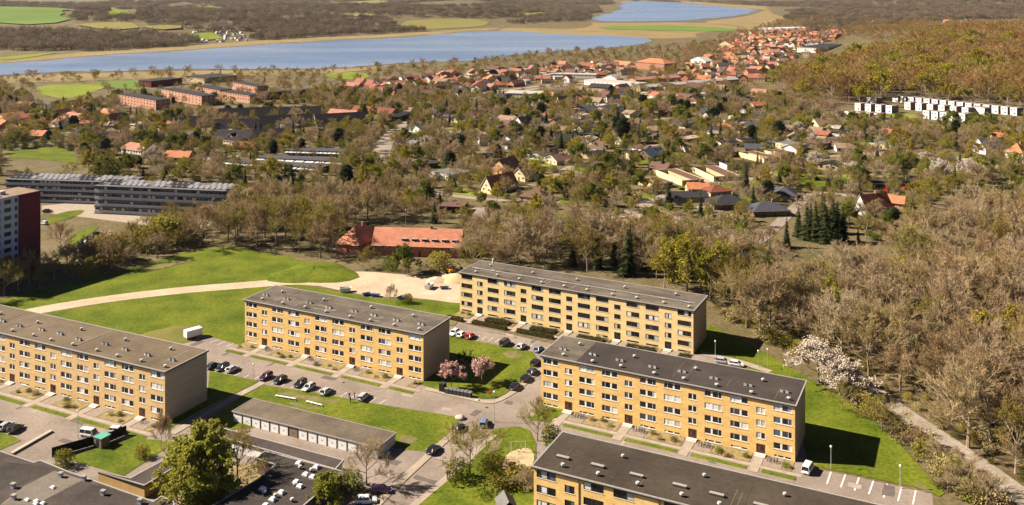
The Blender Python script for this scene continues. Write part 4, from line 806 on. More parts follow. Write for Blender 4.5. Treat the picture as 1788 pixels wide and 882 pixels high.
# the many further small houses that cannot be told apart singly: one mass
def house_mass(regions, seed, label, low=False):
    rr = random.Random(seed); V = []; Fc = []; MI = []; rfs = ['red', 'orange', 'salmon', 'dark', 'brown', 'pale', 'slate', 'black', 'tan']; wls = ['white', 'cream', 'tan', 'brick']; mats_ = [wm(k) for k in wls]+[rm_(k) for k in rfs]+[pane_m]
    for poly, n, dmin, wts in regions:
        P = np.array(GL(poly)); lo, hi = P.min(0), P.max(0); pts = []; tr = 0
        while len(pts) < n and tr < n*40:
            tr += 1; x, y = rr.uniform(lo[0], hi[0]), rr.uniform(lo[1], hi[1])
            if not inpoly(P, x, y) or blocked(x, y) or any((x-a)**2+(y-b)**2 < dmin*dmin for a, b in pts): continue
            pts.append((x, y)); L, D, e, r = rr.uniform(9,18), rr.uniform(8,11), rr.uniform(2.4,3) if low else rr.uniform(2.6,4.5), rr.uniform(1,2) if low else rr.uniform(2.5,4.5); rf = rr.choices(rfs, wts)[0]; kd = 'flat' if rf in ('pale', 'black', 'slate') and rr.random() < .7 else rr.choice('xy'); a = rr.choice((-.5,.2,1.0))+rr.uniform(-.2,.2); c, s_ = math.cos(a), math.sin(a); z0 = float(hills(x, y)); w_ = rr.randrange(4); k_ = 4+rfs.index(rf)
            b = MB(); b.box(0, L, 0, D, -2, e-.05, w_)
            if kd == 'x': b.poly([(0,D,e-.1), (0,0,e-.1), (0,D/2,e+r-.2)], w_).poly([(L,0,e-.1), (L,D,e-.1), (L,D/2,e+r-.2)], w_)
            if kd == 'y': b.poly([(0,0,e-.1), (L,0,e-.1), (L/2,0,e+r-.2)], w_).poly([(L,D,e-.1), (0,D,e-.1), (L/2,D,e+r-.2)], w_)
            q = roof_mb(L, D, e, r, kd); n0 = len(b.v); b.v += q.v; b.f += [tuple(i+n0 for i in f) for f in q.f]; b.mi += [k_ if m == 0 else 4+rfs.index('dark') for m in q.mi]
            for i in range(int(L//3.4)): b.box(1+i*3.4, 2.5+i*3.4, -.06, 0, .9, 2.2, 13)
            n1 = len(V); V += [(x+c*p[0]-s_*p[1], y+s_*p[0]+c*p[1], z0+p[2]) for p in b.v]; Fc += [tuple(i+n1 for i in f) for f in b.f]; MI += b.mi; excl([(x-8,y-10), (x+8,y-10), (x+8,y+7), (x-8,y+7)])
    me = bpy.data.meshes.new('town_roofs'); me.from_pydata(V, [], Fc)
    for m in mats_: me.materials.append(m)
    me.polygons.foreach_set('material_index', MI); me.update(); tag(put('town_roofs', me), label, None, None, 'stuff')
house_mass([([(1100,148),(1180,128),(1250,92),(1300,64),(1400,54),(1500,62),(1430,95),(1345,122),(1330,140),(1220,156)], 200, 15, (4,4,3,2,2,2,1,.5,1)), ([(560,160),(700,140),(860,124),(1060,114),(1110,130),(1000,150),(860,164),(700,176)], 90, 19, (3,2.5,2,2,2,2.5,2,1,1)), ([(820,178),(1000,160),(1200,156),(1310,166),(1330,182),(1100,184),(900,190)], 55, 20, (1,.6,1,2,2,2.5,3,2,2))], 17, 'many small distant roofs of the town near the lake')
house_mass([([(690,200),(860,190),(1120,186),(1300,192),(1340,220),(1480,222),(1460,296),(1290,296),(1100,300),(1010,312),(900,276),(740,254)], 34, 19, (.2,.1,.3,1,2,3,3,4,2)), ([(-40,205),(60,180),(200,204),(300,215),(300,250),(100,250),(-40,250)], 22, 19, (1,2,2,1,1,1,1,.5,1))], 18, 'many low roofs half hidden among the suburb trees', True)
# ------------------------------------------------------------------ trees
bark = mat('bark', (.10,.075,.05), .95, rnd=[(.16,.12,.08),(.28,.22,.16),(.20,.15,.10)])
twig_b = mat('twigs_brown', (.2,.13,.08), .95, rnd=[(.27,.18,.088),(.38,.28,.165),(.32,.22,.108),(.42,.325,.20),(.32,.24,.10),(.37,.25,.14),(.40,.31,.20)], spec=.03, trans=.24)
twig_o = mat('twigs_olive', (.2,.15,.05), .95, rnd=[(.23,.18,.06),(.28,.215,.07),(.25,.17,.06),(.29,.21,.085)], spec=.03, trans=.16)
leaf_o = mat('buds_olive', (.15,.14,.02), .8, rnd=[(.20,.18,.03),(.26,.22,.04),(.24,.18,.035),(.18,.185,.03)], spec=.05, trans=.35)
leaf_y = mat('leaves_yellow', (.2,.2,.02), .8, rnd=[(.26,.245,.022),(.33,.27,.024),(.30,.225,.022),(.22,.235,.02)], spec=.05, trans=.35)
leaf_g = mat('leaves_green', (.06,.1,.012), .8, rnd=[(.12,.14,.018),(.16,.17,.026),(.10,.125,.016)], spec=.08, trans=.25)
needle = mat('needles', (.02,.03,.01), .85, rnd=[(.020,.028,.010),(.034,.042,.014),(.026,.03,.012)], spec=.08)
bloom_w = mat('white_blossom', (.5,.42,.34), .8, rnd=[(.56,.47,.38),(.64,.56,.48)], trans=.2, spec=.05)
bloom_p = mat('pink_blossom', (.55,.3,.27), .8, rnd=[(.58,.32,.28),(.62,.38,.33)], trans=.2, spec=.05)
dry = mat('dry_shrub', (.3,.22,.1), .9, rnd=[(.30,.22,.09),(.24,.19,.07),(.33,.25,.13),(.15,.15,.03)], spec=.05)
purple = mat('purple_twigs', (.03,.022,.025), .9, var=.2, scale=2, spec=.05)
class TB:
    def __init__(s): s.t = MB(); s.c = MB()
def frame_of(d):
    a = d.orthogonal().normalized(); return a, d.cross(a)
def bend(d, ang, azi, up):
    a, b = frame_of(d); v = d*math.cos(ang)+(a*math.cos(azi)+b*math.sin(azi))*math.sin(ang); v.z += up; return v.normalized()
def bare_tree(seed, H_=14, spread=1.0, counts=(7,5,6,8), leaf=0, leaf_size=.3, twig_w=.085, trunk_frac=.3, low=False, upright=.28, leaf_per=2):
    """returns (trunk MB, crown MB): trunk = stem + main limbs (mat 0); crown = branches (0), twigs (1), leaves (2)"""
    r = random.Random(seed); T = MB(); C = MB(); th = H_*trunk_frac; lean = Vector((r.uniform(-.06,.06), r.uniform(-.06,.06), 1)).normalized()
    top = lean*th; T.tube((0,0,-.6), top*.5, .02*H_+.04, .017*H_, 6, cap=False); T.tube(top*.5, top, .017*H_, .014*H_, 6, cap=False)
    lead = lean*H_*.62; T.tube(top, lead, .014*H_, .006*H_, 5, cap=False)
    def ribbon(mb, p, q, w0, mi, tri=True):
        d = q-p; a = d.cross(Vector((r.uniform(-1,1), r.uniform(-1,1), r.uniform(-1,1))))
        if a.length < 1e-6: return
        a = a.normalized()*w0*.5; n = len(mb.v)
        if tri: mb.v += [tuple(p-a), tuple(p+a), tuple(q)]; mb.f.append((n, n+1, n+2))
        else: mb.v += [tuple(p-a), tuple(p+a), tuple(q+a*.5), tuple(q-a*.5)]; mb.f.append((n, n+1, n+2, n+3))
        mb.mi.append(mi)
    def leafq(mb, p, s):
        a = Vector((r.gauss(0,1), r.gauss(0,1), r.gauss(0,1))).normalized(); b = a.orthogonal().normalized()*s*.5; c = a.cross(b).normalized()*s*.5; n = len(mb.v)
        mb.v += [tuple(p-b), tuple(p+c*.8), tuple(p+b), tuple(p-c*.8)]; mb.f.append((n, n+1, n+2, n+3)); mb.mi.append(2)
    n1, n2, n3, n4 = counts
    for i in range(n1):
        t = (i+.5)/n1; base = top.lerp(lead, t*.9) if i else top; azi = i*2.4+r.uniform(-.4,.4); ang = (1.05-.75*t)*spread**.5
        d = bend(Vector((0,0,1)), ang+r.uniform(-.12,.12), azi, .05); L1 = H_*(.40-.10*t)*r.uniform(.85,1.12)*(spread if t < .7 else 1); e1 = base+d*L1*.55; d1 = bend(d, .15, r.uniform(0,6.3), upright*.6); e1b = e1+d1*L1*.5
        T.tube(base, e1, .0085*H_, .0055*H_, 4, cap=False); T.tube(e1, e1b, .0055*H_, .0028*H_, 3, cap=False)
        for j in range(n2):
            s_ = .35+.65*(j+r.random()*.6)/n2; p2 = base.lerp(e1, s_/.55) if s_ < .55 else e1.lerp(e1b, (s_-.55)/.45); dd = d if s_ < .55 else d1
            d2 = bend(dd, r.uniform(.45,.95), r.uniform(0,6.3), upright); L2 = L1*r.uniform(.42,.62); q2 = p2+d2*L2
            C.tube(p2, q2, .0036*H_, .0016*H_, 3, 0, cap=False)
            for k in range(n3):
                s3 = .25+.75*(k+r.random())/n3; p3 = p2.lerp(q2, s3); d3 = bend(d2, r.uniform(.35,.95), r.uniform(0,6.3), upright*.8); L3 = L2*r.uniform(.4,.62); q3 = p3+d3*L3; ribbon(C, p3, q3, twig_w*1.3, 1, False)
                for m in range(n4):
                    s4 = .2+.8*(m+r.random())/n4; p4 = p3.lerp(q3, s4); d4 = bend(d3, r.uniform(.3,1.0), r.uniform(0,6.3), upright*.5); q4 = p4+d4*L3*r.uniform(.4,.75); ribbon(C, p4, q4, twig_w, 1)
                    if leaf and r.random() < leaf:
                        for _ in range(leaf_per): leafq(C, p4.lerp(q4, r.uniform(.3,1.1))+Vector((r.gauss(0,.1), r.gauss(0,.1), r.gauss(0,.1))), leaf_size*r.uniform(.6,1.3))
    return T, C
def conifer(seed, H_=14, rad=2.6, round_=False, n=26):
    r = random.Random(seed); T = MB(); C = MB(); T.tube((0,0,-.5), (0,0,H_*.92), .2, .04, 6, cap=False); z0 = H_*(.28 if round_ else .07)
    for i in range(n):
        t = i/(n-1); z = z0+(H_-z0)*t; rr_ = rad*((1-t)**.85+.04) if not round_ else rad*math.sqrt(max(.03, 1-(2*t-.85)**2/1.4))*.95
        k = int(7+8*(1-t)) if not round_ else 14
        for j in range(k):
            a = r.uniform(0,6.28); L_ = rr_*r.uniform(.65,1.12); dz = -.32*L_ if not round_ else r.uniform(-.1,.35)*L_; w_ = L_*.34+.18; u = Vector((math.cos(a), math.sin(a), 0)); v = Vector((-u.y, u.x, 0)); p = Vector((0,0,z+r.uniform(-.3,.3)))
            tip = p+u*L_+Vector((0,0,dz)); mid = p+u*L_*.5+Vector((0,0,dz*.25)); nn = len(C.v)
            C.v += [tuple(p+u*L_*.1), tuple(mid+v*w_+Vector((0,0,-.25))), tuple(tip), tuple(mid-v*w_+Vector((0,0,-.25)))]; C.f += [(nn, nn+1, nn+2), (nn, nn+2, nn+3)]; C.mi += [1, 1]
            for _ in range(5):
                q = p.lerp(tip, r.uniform(.35,1.05))+v*r.uniform(-w_, w_)*.8+Vector((0,0,r.uniform(-.3,.1))); d = (u+v*r.uniform(-.9,.9)+Vector((0,0,r.uniform(-.5,.2))))*L_*.22; s_ = v*.16; nn = len(C.v); C.v += [tuple(q-s_), tuple(q+s_), tuple(q+d)]; C.f.append((nn, nn+1, nn+2)); C.mi.append(1)
    return T, C
def shrub(seed, H_=2.2, n=520, s_=.28, fl=1):
    r = random.Random(seed); T = MB(); C = MB()
    for i in range(9):
        a = r.uniform(0,6.28); e = Vector((math.cos(a)*H_*.45*r.uniform(.4,1), math.sin(a)*H_*.45*r.uniform(.4,1), H_*r.uniform(.6,.95))); T.tube((0,0,-.1), e, .03, .012, 3, cap=False)
    for i in range(n):
        a = r.uniform(0,6.28); u = r.random()**.5; z = r.random(); rad = H_*.62*math.sqrt(max(.05, 1-(z*1.15-.35)**2))*u*(1+.2*math.sin(3*a+seed)); p = Vector((math.cos(a)*rad, math.sin(a)*rad, z*H_)); d = Vector((r.gauss(0,1), r.gauss(0,1), r.gauss(0,1)+.6)).normalized()*s_; b = d.orthogonal().normalized()*s_*.35; nn = len(C.v); C.v += [tuple(p-b), tuple(p+b), tuple(p+d)]; C.f.append((nn, nn+1, nn+2)); C.mi.append(fl)
    return T, C
KIND = {}      # kind -> list of (trunk mesh, crown mesh, joined mesh, height)
def add(kind, TC, mats, H_):
    T, C = TC; tm = T.mesh('trunk', [bark]); cm = C.mesh('crown', mats); J = MB(); J.v = T.v+C.v; o = len(T.v); J.f = T.f+[tuple(i+o for i in f) for f in C.f]; J.mi = [0]*len(T.f)+C.mi
    KIND.setdefault(kind, []).append((tm, cm, J.mesh('tree_'+kind, mats), H_))
for s_ in range(6): add('bare', bare_tree(100+s_, 14, [1.15,.9,1.3,1.05,1.35,1.0][s_], (9,7,7,12), twig_w=.07, trunk_frac=[.16,.22,.15,.2,.14,.18][s_]), [bark, twig_b, twig_b], 14)
for s_ in range(4): add('bud', bare_tree(200+s_, 13, [1.15,.8,1.25,1.0][s_], (8,6,6,8), leaf=.6, leaf_size=.24, twig_w=.055, trunk_frac=.16), [bark, twig_o, leaf_o], 13)
for s_ in range(3): add('yellow', bare_tree(300+s_, 12, [1.1,.85,1.15][s_], (8,6,6,7), leaf=.95, leaf_size=.36, trunk_frac=.16), [bark, twig_o, leaf_y], 12)
for s_ in range(3): add('green', bare_tree(400+s_, 11, [1.1,1,1.2][s_], (9,6,7,7), leaf=1, leaf_size=.36, trunk_frac=.12, leaf_per=3), [bark, twig_o, leaf_g], 11)
leaf_s = mat('leaves_spring', (.2,.21,.03), .8, rnd=[(.27,.28,.04),(.31,.30,.045)], spec=.05, trans=.4)
for s_ in range(2): add('spring', bare_tree(420+s_, 12, 1.12, (13,8,7,7), leaf=1, leaf_size=.42, trunk_frac=.05, leaf_per=5, upright=.12), [bark, twig_o, leaf_s], 12)
for s_ in range(3): add('fir', conifer(500+s_, 14, [2.4,2.9,2.0][s_]), [bark, needle], 14)
for s_ in range(2): add('pine', conifer(520+s_, 12, 4.2, True), [bark, needle], 12)
for s_ in range(2): add('bloom', bare_tree(600+s_, 7, 1.2, (8,6,6,6), leaf=1, leaf_size=.2, trunk_frac=.12, leaf_per=5), [bark, twig_b, bloom_w], 7)
add('cherry', bare_tree(620, 5.6, 1.15, (9,6,6,6), leaf=1, leaf_size=.24, trunk_frac=.28, twig_w=.05, upright=.35, leaf_per=3), [bark, twig_b, bloom_p], 5.6)
add('purple', bare_tree(630, 6, 1.2, (8,5,5,6), twig_w=.07, trunk_frac=.15), [bark, purple, purple], 6)
for s_ in range(3): add('shrub', shrub(700+s_), [bark, dry], 2.2)
for s_ in range(3): add('gshrub', shrub(720+s_, 2.4, 620, .3), [bark, leaf_g], 2.4)
for s_ in range(2): add('oshrub', shrub(740+s_, 3.2, 900, .34), [bark, leaf_o], 3.2)
# cheap far variants
twig_h = mat('twigs_hill', (.25,.16,.06), .95, rnd=[(.22,.125,.045),(.33,.19,.075),(.27,.15,.05),(.36,.235,.10),(.26,.175,.05)], spec=.03, trans=.16)
for s_ in range(3): add('bare_far', bare_tree(800+s_, 14, 1.25, (7,5,5,8), twig_w=.14, trunk_frac=.16), [bark, twig_h, twig_h], 14)
for s_ in range(2): add('bud_far', bare_tree(820+s_, 14, 1.2, (7,5,5,5), leaf=.8, leaf_size=.5, twig_w=.14, leaf_per=1, trunk_frac=.16), [bark, twig_o, leaf_o], 14)
for s_ in range(2): add('yellow_far', bare_tree(840+s_, 13, 1.2, (7,5,5,5), leaf=1, leaf_size=.6, twig_w=.14, leaf_per=2, trunk_frac=.16), [bark, twig_o, leaf_y], 13)
add('fir_far', conifer(860, 15, 3.4, False, 14), [bark, needle], 15)
for s_ in range(2):   # a distant grove: many crowns massed, for the woods beyond the lake
    J = MB(); r_ = random.Random(880+s_)
    for i in range(460):
        a = r_.uniform(0,6.28); u = r_.random()**.5*12; hgt = 13+3*math.sin(a*3+u*.4+s_); z = hgt*(.35+.65*r_.random())*(1-.22*(u/12)**3); p = Vector((math.cos(a)*u, math.sin(a)*u, z)); d = Vector((r_.gauss(0,1), r_.gauss(0,1), r_.gauss(0,1)+.5)).normalized()*1.7; b = d.orthogonal().normalized()*.8; n = len(J.v); J.v += [tuple(p-b), tuple(p+b), tuple(p+d)]; J.f.append((n, n+1, n+2)); J.mi.append(1)
    for i in range(14): a = r_.uniform(0,6.28); u = r_.random()**.5*11; J.tube((math.cos(a)*u, math.sin(a)*u, -1), (math.cos(a)*u, math.sin(a)*u, 10), .3, .12, 3, 0, cap=False)
    KIND.setdefault('grove', []).append((None, None, J.mesh('tree_grove', [bark, mat('far_twigs', (.1,.07,.05), .95, rnd=[(.14,.10,.07),(.18,.13,.09),(.13,.10,.065),(.17,.14,.075),(.16,.115,.085)], spec=.03, trans=.35)]), 14))
NAMES = dict(spring='leafy_tree', bare='bare_tree', bud='budding_tree', yellow='yellow_tree', green='leafy_tree', fir='fir_tree', pine='pine_tree', bloom='blossom_tree', cherry='cherry_tree', purple='purple_shrub', shrub='dry_shrub', gshrub='green_shrub', oshrub='olive_shrub')
def plant(kind, x, y, sc_, label, group=None, var=None, z=None, cat=None, sxy=1.0):
    V = KIND[kind]; v = V[(R.randrange(len(V)) if var is None else var) % len(V)]
    o = empty(NAMES[kind], (x, y, float(hills(x, y)) if z is None else z), R.uniform(0,6.28), label, cat or ('shrub' if 'shrub' in kind else 'tree'), group, (sc_*sxy, sc_*sxy, sc_))
    if 'shrub' in kind: put('stem', v[0], o); put('foliage', v[1], o)
    else: put('trunk', v[0], o); put('crown', v[1], o)
    return o
def P1(kind, px, py, h, label, sxy=1.0, var=None):
    x, y = G(px, py); o = plant(kind, x, y, h/KIND[kind][0][3], label, None, var, 0, sxy=sxy); excl([(x-3,y-3), (x+3,y-3), (x+3,y+3), (x-3,y+3)]); return o
# single trees one can point at
ORD = 'first second third fourth fifth sixth seventh eighth ninth tenth eleventh twelfth thirteenth fourteenth fifteenth'.split()
for i_, (k_, u_, v_, h_, s_) in enumerate([('shrub',1508,712,3.6,1.3),('oshrub',1522,728,4,1.3),('bud',1556,758,5.5,1.3),('shrub',1575,768,4,1.4),('bare',1600,790,5.5,1.2),('oshrub',1618,800,4,1.4),('bare',1636,818,6,1.2),('shrub',1652,832,4.2,1.4),('bud',1668,846,6,1.2),('bare',1690,862,7,1.2),('oshrub',1700,872,4,1.4),('bare',1722,886,7,1.2),('shrub',1742,900,4.2,1.4),('bare',1655,860,4,1.2),('oshrub',1640,848,2.6,1.3)]): P1(k_, u_, v_, h_, 'brown bush on the lawn side of the forest track, '+ORD[i_]+' from the blossom', s_)['group'] = 'brown bushes on the lawn side of the track'
for i_, (u_, v_, h_) in enumerate([(1000,466,14),(1042,470,17),(1072,466,15),(1100,472,18),(1125,474,15)]): P1('fir', u_, v_, h_, 'dark fir in the belt behind the rear block roof, '+ORD[i_]+' of five', .85)['group'] = 'dark firs behind the rear block roof'
P1('cherry',788,678,6.5,'pink cherry tree nearest the middle block end wall'); P1('cherry',841,670,6.5,'pink cherry tree on the open side of the lawn'); P1('purple',812,650,6,'dark leafless shrub in the shade behind the cherry trees')
P1('spring',348,870,14.2,'big green tree beside the flat roofed building',1.0,0)
for i_, (u_, v_) in enumerate([(335,872),(368,874),(350,885)]): P1('gshrub', u_, v_, 4.5, ['left','right','front'][i_]+' dense green bush at the foot of the big green tree', 1.3, i_)['group'] = 'bushes at the foot of the big green tree'
P1('bud',415,845,11,'olive budding tree beside the big green tree',1.2); P1('bare',640,848,9.5,'bare spreading tree at the end of the garage row',1.15,0); P1('gshrub',612,858,4,'dark green bush under the bare tree by the garages',1.3)
P1('bud',820,832,10.5,'large bare budding tree beside the playground road',1.35,2); P1('gshrub',800,838,4,'dark bush below the large budding tree',1.2); P1('spring',572,888,7,'small bright green tree at the picture bottom'); P1('bud',938,770,9.5,'round green budding tree at the corner of the long block',1.0,0); P1('gshrub',962,772,3.6,'dark evergreen bush between the two near blocks',1.1)
P1('bare',281,785,8.5,'thin bare tree before the tan block end',.55,1); P1('bare',290,782,7.5,'second thin bare tree before the tan block end',.55,3); P1('oshrub',110,815,3.5,'tan bush at the corner of the yard fence'); P1('oshrub',248,800,2.6,'olive bush on the far side of the fenced grass')
P1('bloom',1430,668,10.5,'big white blossoming tree beside the forest track',1.45,0); P1('bloom',1466,690,9.0,'second white blossoming tree beside the forest track',1.4,1); P1('bud',1540,752,8,'tan budding bush beside the track',1.2); P1('bud',1470,715,7,'grey budding bush before the blossom',1.1)
P1('bare',105,438,12,'tall bare tree right of the dark red tower bay',.8); P1('bare',682,528,6,'small bare tree behind the middle block roof',.8); P1('oshrub',712,530,3,'small olive bush behind the middle block roof')
P1('yellow',1200,516,20,'big yellow olive tree behind the rear block',1.1,0); P1('yellow',1240,522,19,'second yellow olive tree behind the rear block',1.0,2); P1('yellow',1160,508,17,'smaller yellow olive tree behind the rear block roof',1.0,1)
P1('green',705,478,10,'round green tree before the salmon roofed house',1.2,1); P1('yellow',635,345,16,'tall yellow tree in front of the slate terraces',.6,1); P1('yellow',708,290,12,'yellow tree beside the curved street'); P1('yellow',840,240,13,'yellow poplar left of the yellow house',.65); P1('yellow',1348,238,14,'bright yellow tree above the courtyard houses',.8,0); P1('yellow',1588,275,11,'yellow willow below the white terraces',1.0); P1('yellow',72,225,16,'big yellow green tree in the left suburb',1.1,0)
P1('pine',1088,250,17,'big dark pine in the wooded suburb',1.0,0); P1('fir',1258,248,17,'dark fir right of its twin in the suburb',.9); P1('fir',1242,250,15,'dark fir left of its twin in the suburb',.8); P1('fir',1302,335,15,'dark fir beside the courtyard houses'); P1('pine',805,268,12,'dark pine left of the white villa'); P1('fir',730,275,14,'thin dark cypress beside the curved street',.5); P1('fir',832,202,15,'pointed dark fir above the wooded suburb'); P1('fir',1158,300,12,'dark fir before the blue panelled roof',.9)
P1('green',945,190,13,'vivid green pair of trees behind the suburb',1.5,2); P1('yellow',1405,182,20,'round yellow green tree standing out of the brown forest',1.2,0); P1('bloom',1420,292,9,'white blossom tree in the right suburb'); P1('bloom',1490,312,9,'pale pink blossom tree above the red roof'); P1('bloom',330,255,9,'pink blossom tree beside the dark estate'); P1('yellow',925,382,4,'small bright yellow bush below the dark hipped bungalow',1.2); P1('yellow',868,352,9,'golden birch before the bright orange roof',.8); P1('fir',1750,390,18,'tall dark fir in the right wood',.9); P1('fir',1768,395,17,'dark fir beside the tall one in the right wood',.8); P1('yellow',1763,640,16,'yellow green tree at the right edge of the wood',1.0)
for i, (px, py, h) in enumerate([(1394,414,13),(1409,418,15),(1424,421,17),(1440,423,19),(1455,424,18),(1472,422,15),(1436,408,16),(1462,408,14),(1416,406,13)]): x, y = G(px, py); plant('fir', x, y, h/14, 'dark fir in the cluster left of the steep red roof, '+ORD[i]+' of nine', 'fir cluster beside the white house', i, sxy=1.25)
# ------------------------------------------------------------------ scattered trees
CAND = []   # (x,y,kind,height,region)
def scatter(region, poly, spacing, mix, hmin, hmax, seed, world=False, n=None):
    rr = random.Random(seed); P = np.array(poly if world else GL(poly)); lo, hi = P.min(0), P.max(0); cell = {}; area = (hi[0]-lo[0])*(hi[1]-lo[1]); tries = int(n or area/(spacing*spacing)*2.2); ks = [m[0] for m in mix]; ws = [m[1] for m in mix]
    for _ in range(tries):
        x, y = rr.uniform(lo[0], hi[0]), rr.uniform(lo[1], hi[1])
        if abs(x) > y*.66+25 or not inpoly(P, x, y): continue
        c = (int(x//spacing), int(y//spacing))
        if any((x-a)**2+(y-b)**2 < spacing*spacing*.72 for i in (-1,0,1) for j in (-1,0,1) for a, b in cell.get((c[0]+i, c[1]+j), ())): continue
        if blocked(x, y): continue
        cell.setdefault(c, []).append((x, y)); CAND.append((x, y, rr.choices(ks, ws)[0], rr.uniform(hmin, hmax), region))
WOODS = [('bare',8), ('bud',1.5), ('yellow',.35), ('fir',.14)]
RIGHT_WOOD = [(1398,596),(1425,612),(1520,668),(1600,728),(1690,790),(1800,865),(1950,960),(2150,800),(2050,440),(1800,378),(1690,402),(1610,446),(1545,490),(1470,514),(1400,528),(1310,536),(1258,540),(1262,552),(1330,588)]
sheet('wood_floor', GL(RIGHT_WOOD), M['litter'], .03, ex=False, label='brown leaf litter of the right hand wood')
scatter('right wood', RIGHT_WOOD, 6.9, WOODS, 11, 20, 21)
scatter('wood undergrowth', RIGHT_WOOD, 3.8, [('shrub',3), ('oshrub',3)], 1.2, 2.6, 35)
scatter('track side', [(1245,552),(1330,592),(1400,622),(1440,660),(1500,700),(1560,750),(1600,800),(1680,880),(1740,900),(1700,840),(1600,765),(1540,720),(1460,662),(1400,618),(1330,575),(1250,540)], 4.2, [('bare',3), ('bud',3), ('oshrub',3), ('shrub',2)], 2.5, 5, 22)
scatter('rear belt', [(905,470),(1000,472),(1100,486),(1270,512),(1310,505),(1300,478),(1200,455),(1100,440),(960,432),(900,445)], 6.2, [('bare',5), ('bud',3.2), ('yellow',.5), ('fir',.8)], 12, 20, 23)
scatter('field edge wood', [(335,438),(380,428),(450,435),(520,450),(595,468),(590,440),(588,412),(645,392),(640,382),(600,374),(540,374),(440,378),(415,396),(345,406)], 7.2, [('bare',5), ('bud',3.6), ('yellow',.8)], 12, 20, 24)
scatter('hedge before the salmon roof', [(590,470),(650,474),(745,480),(790,468),(805,455),(700,460),(640,452),(590,448)], 4.4, [('bare',2), ('bud',2), ('gshrub',3), ('oshrub',2)], 4, 8, 25)
scatter('salmon house grove', [(805,472),(905,470),(960,438),(850,400),(800,378),(640,362),(640,385),(800,398),(812,440)], 6.5, [('bare',5), ('bud',2), ('fir',.4)], 8, 13, 33)
scatter('left field edge', [(-60,545),(0,521),(100,497),(180,477),(270,453),(330,436),(345,405),(300,395),(200,440),(120,465),(60,490),(-60,500)], 5.6, [('bare',3), ('bud',3.5), ('gshrub',1), ('oshrub',1.5)], 7, 12, 26)
SUB = [(-80,345),(-80,165),(60,175),(200,178),(440,180),(600,165),(760,160),(900,170),(1100,165),(1290,160),(1390,190),(1450,214),(1560,218),(1700,222),(1840,225),(1840,330),(1660,345),(1590,385),(1520,425),(1470,455),(1330,492),(1290,470),(1150,436),(960,430),(850,420),(790,380),(640,350),(540,345),(420,325),(240,318),(0,318)]
scatter('suburb', SUB, 8.4, [('bare',4), ('bud',3.2), ('yellow',1.5), ('green',1.0), ('fir',1.4), ('bloom',.03), ('pine',.5)], 5.5, 13, 27)
scatter('suburb hedges', SUB, 7.5, [('oshrub',3), ('shrub',2), ('gshrub',1.4)], 2.2, 4.2, 28)
scatter('lakeside', [(-200,180),(-200,142),(0,140),(300,130),(520,127),(640,124),(800,112),(960,96),(1130,84),(1230,78),(1300,70),(1300,100),(1200,130),(1290,158),(1100,160),(900,165),(760,157),(600,162),(440,176),(200,172),(60,170)], 17, [('bare_far',5), ('bud_far',2.4), ('yellow_far',.9), ('fir_far',.6)], 6, 12, 29)
scatter('far town trees', [(1130,130),(1250,70),(1300,40),(1560,28),(1620,40),(1500,75),(1340,150),(1290,160)], 18, [('bare_far',4), ('bud_far',1), ('fir_far',.6)], 7, 11, 30)
# forest on the right-hand hill
HF = [(290,830),(330,800),(460,780),(640,760),(900,800),(1050,1000),(1100,1400),(700,1420),(560,1330),(420,1180),(345,1080),(262,930)]
sheet('wood_floor', HF, M['litter'], .6, hill=5, ex=False, label='brown forest floor on the right hand hill')
scatter('hill forest', HF, 13, [('bare_far',7), ('bud_far',1.8), ('yellow_far',1.8), ('fir_far',.1)], 16, 29, 31, True)
HB = [(560,1345),(720,1435),(1100,1430),(1500,1900),(1500,2700),(950,2600),(640,1800)]
scatter('far town trees', HB, 17, [('bare_far',6), ('bud_far',2), ('fir_far',.3)], 9, 15, 51, True)
scatter('terrace trees', [(1330,180),(1400,172),(1480,175),(1440,190),(1560,212),(1500,215),(1420,205)], 10, [('bare',5), ('bud',2)], 9, 14, 32)
# woods beyond the lake
def far_wood(poly, spacing, seed, kinds=(('grove',1),), terr=True, hm=(11,16)):
    P = [GT(a, b) for a, b in poly]; scatter('far wood', P, spacing, kinds, hm[0], hm[1], seed, True)
far_wood([(-60,90),(-60,60),(90,58),(200,62),(330,70),(350,78),(250,86),(180,90),(100,90)], 19, 41); far_wood([(430,72),(480,55),(600,50),(740,54),(735,60),(600,66),(480,72)], 19, 42); far_wood([(330,58),(420,40),(560,32),(680,34),(690,46),(600,48),(480,54)], 24, 43)
far_wood([(130,40),(130,18),(180,14),(190,26),(240,32),(260,16),(420,10),(640,12),(900,8),(1040,14),(1050,22),(900,32),(700,32),(500,30),(330,52),(220,40)], 30, 44); far_wood([(-60,14),(-60,2),(400,1),(1060,0),(1070,8),(700,8),(300,6)], 48, 45); far_wood([(880,42),(1000,26),(1030,30),(1020,38),(940,42)], 26, 46)
far_wood([(1290,40),(1340,22),(1480,14),(1660,10),(1800,12),(1800,36),(1640,34),(1480,30)], 30, 47); far_wood([(1410,62),(1560,47),(1700,33),(1800,26),(1800,10),(1500,14),(1400,38)], 27, 50, (('grove',3),('bare_far',2)))
far_wood([(1100,2),(1300,4),(1500,1),(1800,0),(1800,10),(1480,12),(1330,14),(1250,8)], 60, 48); far_wood([(1000,50),(1110,50),(1120,56),(1020,56)], 24, 49, (('grove',1),), True, (5,8))
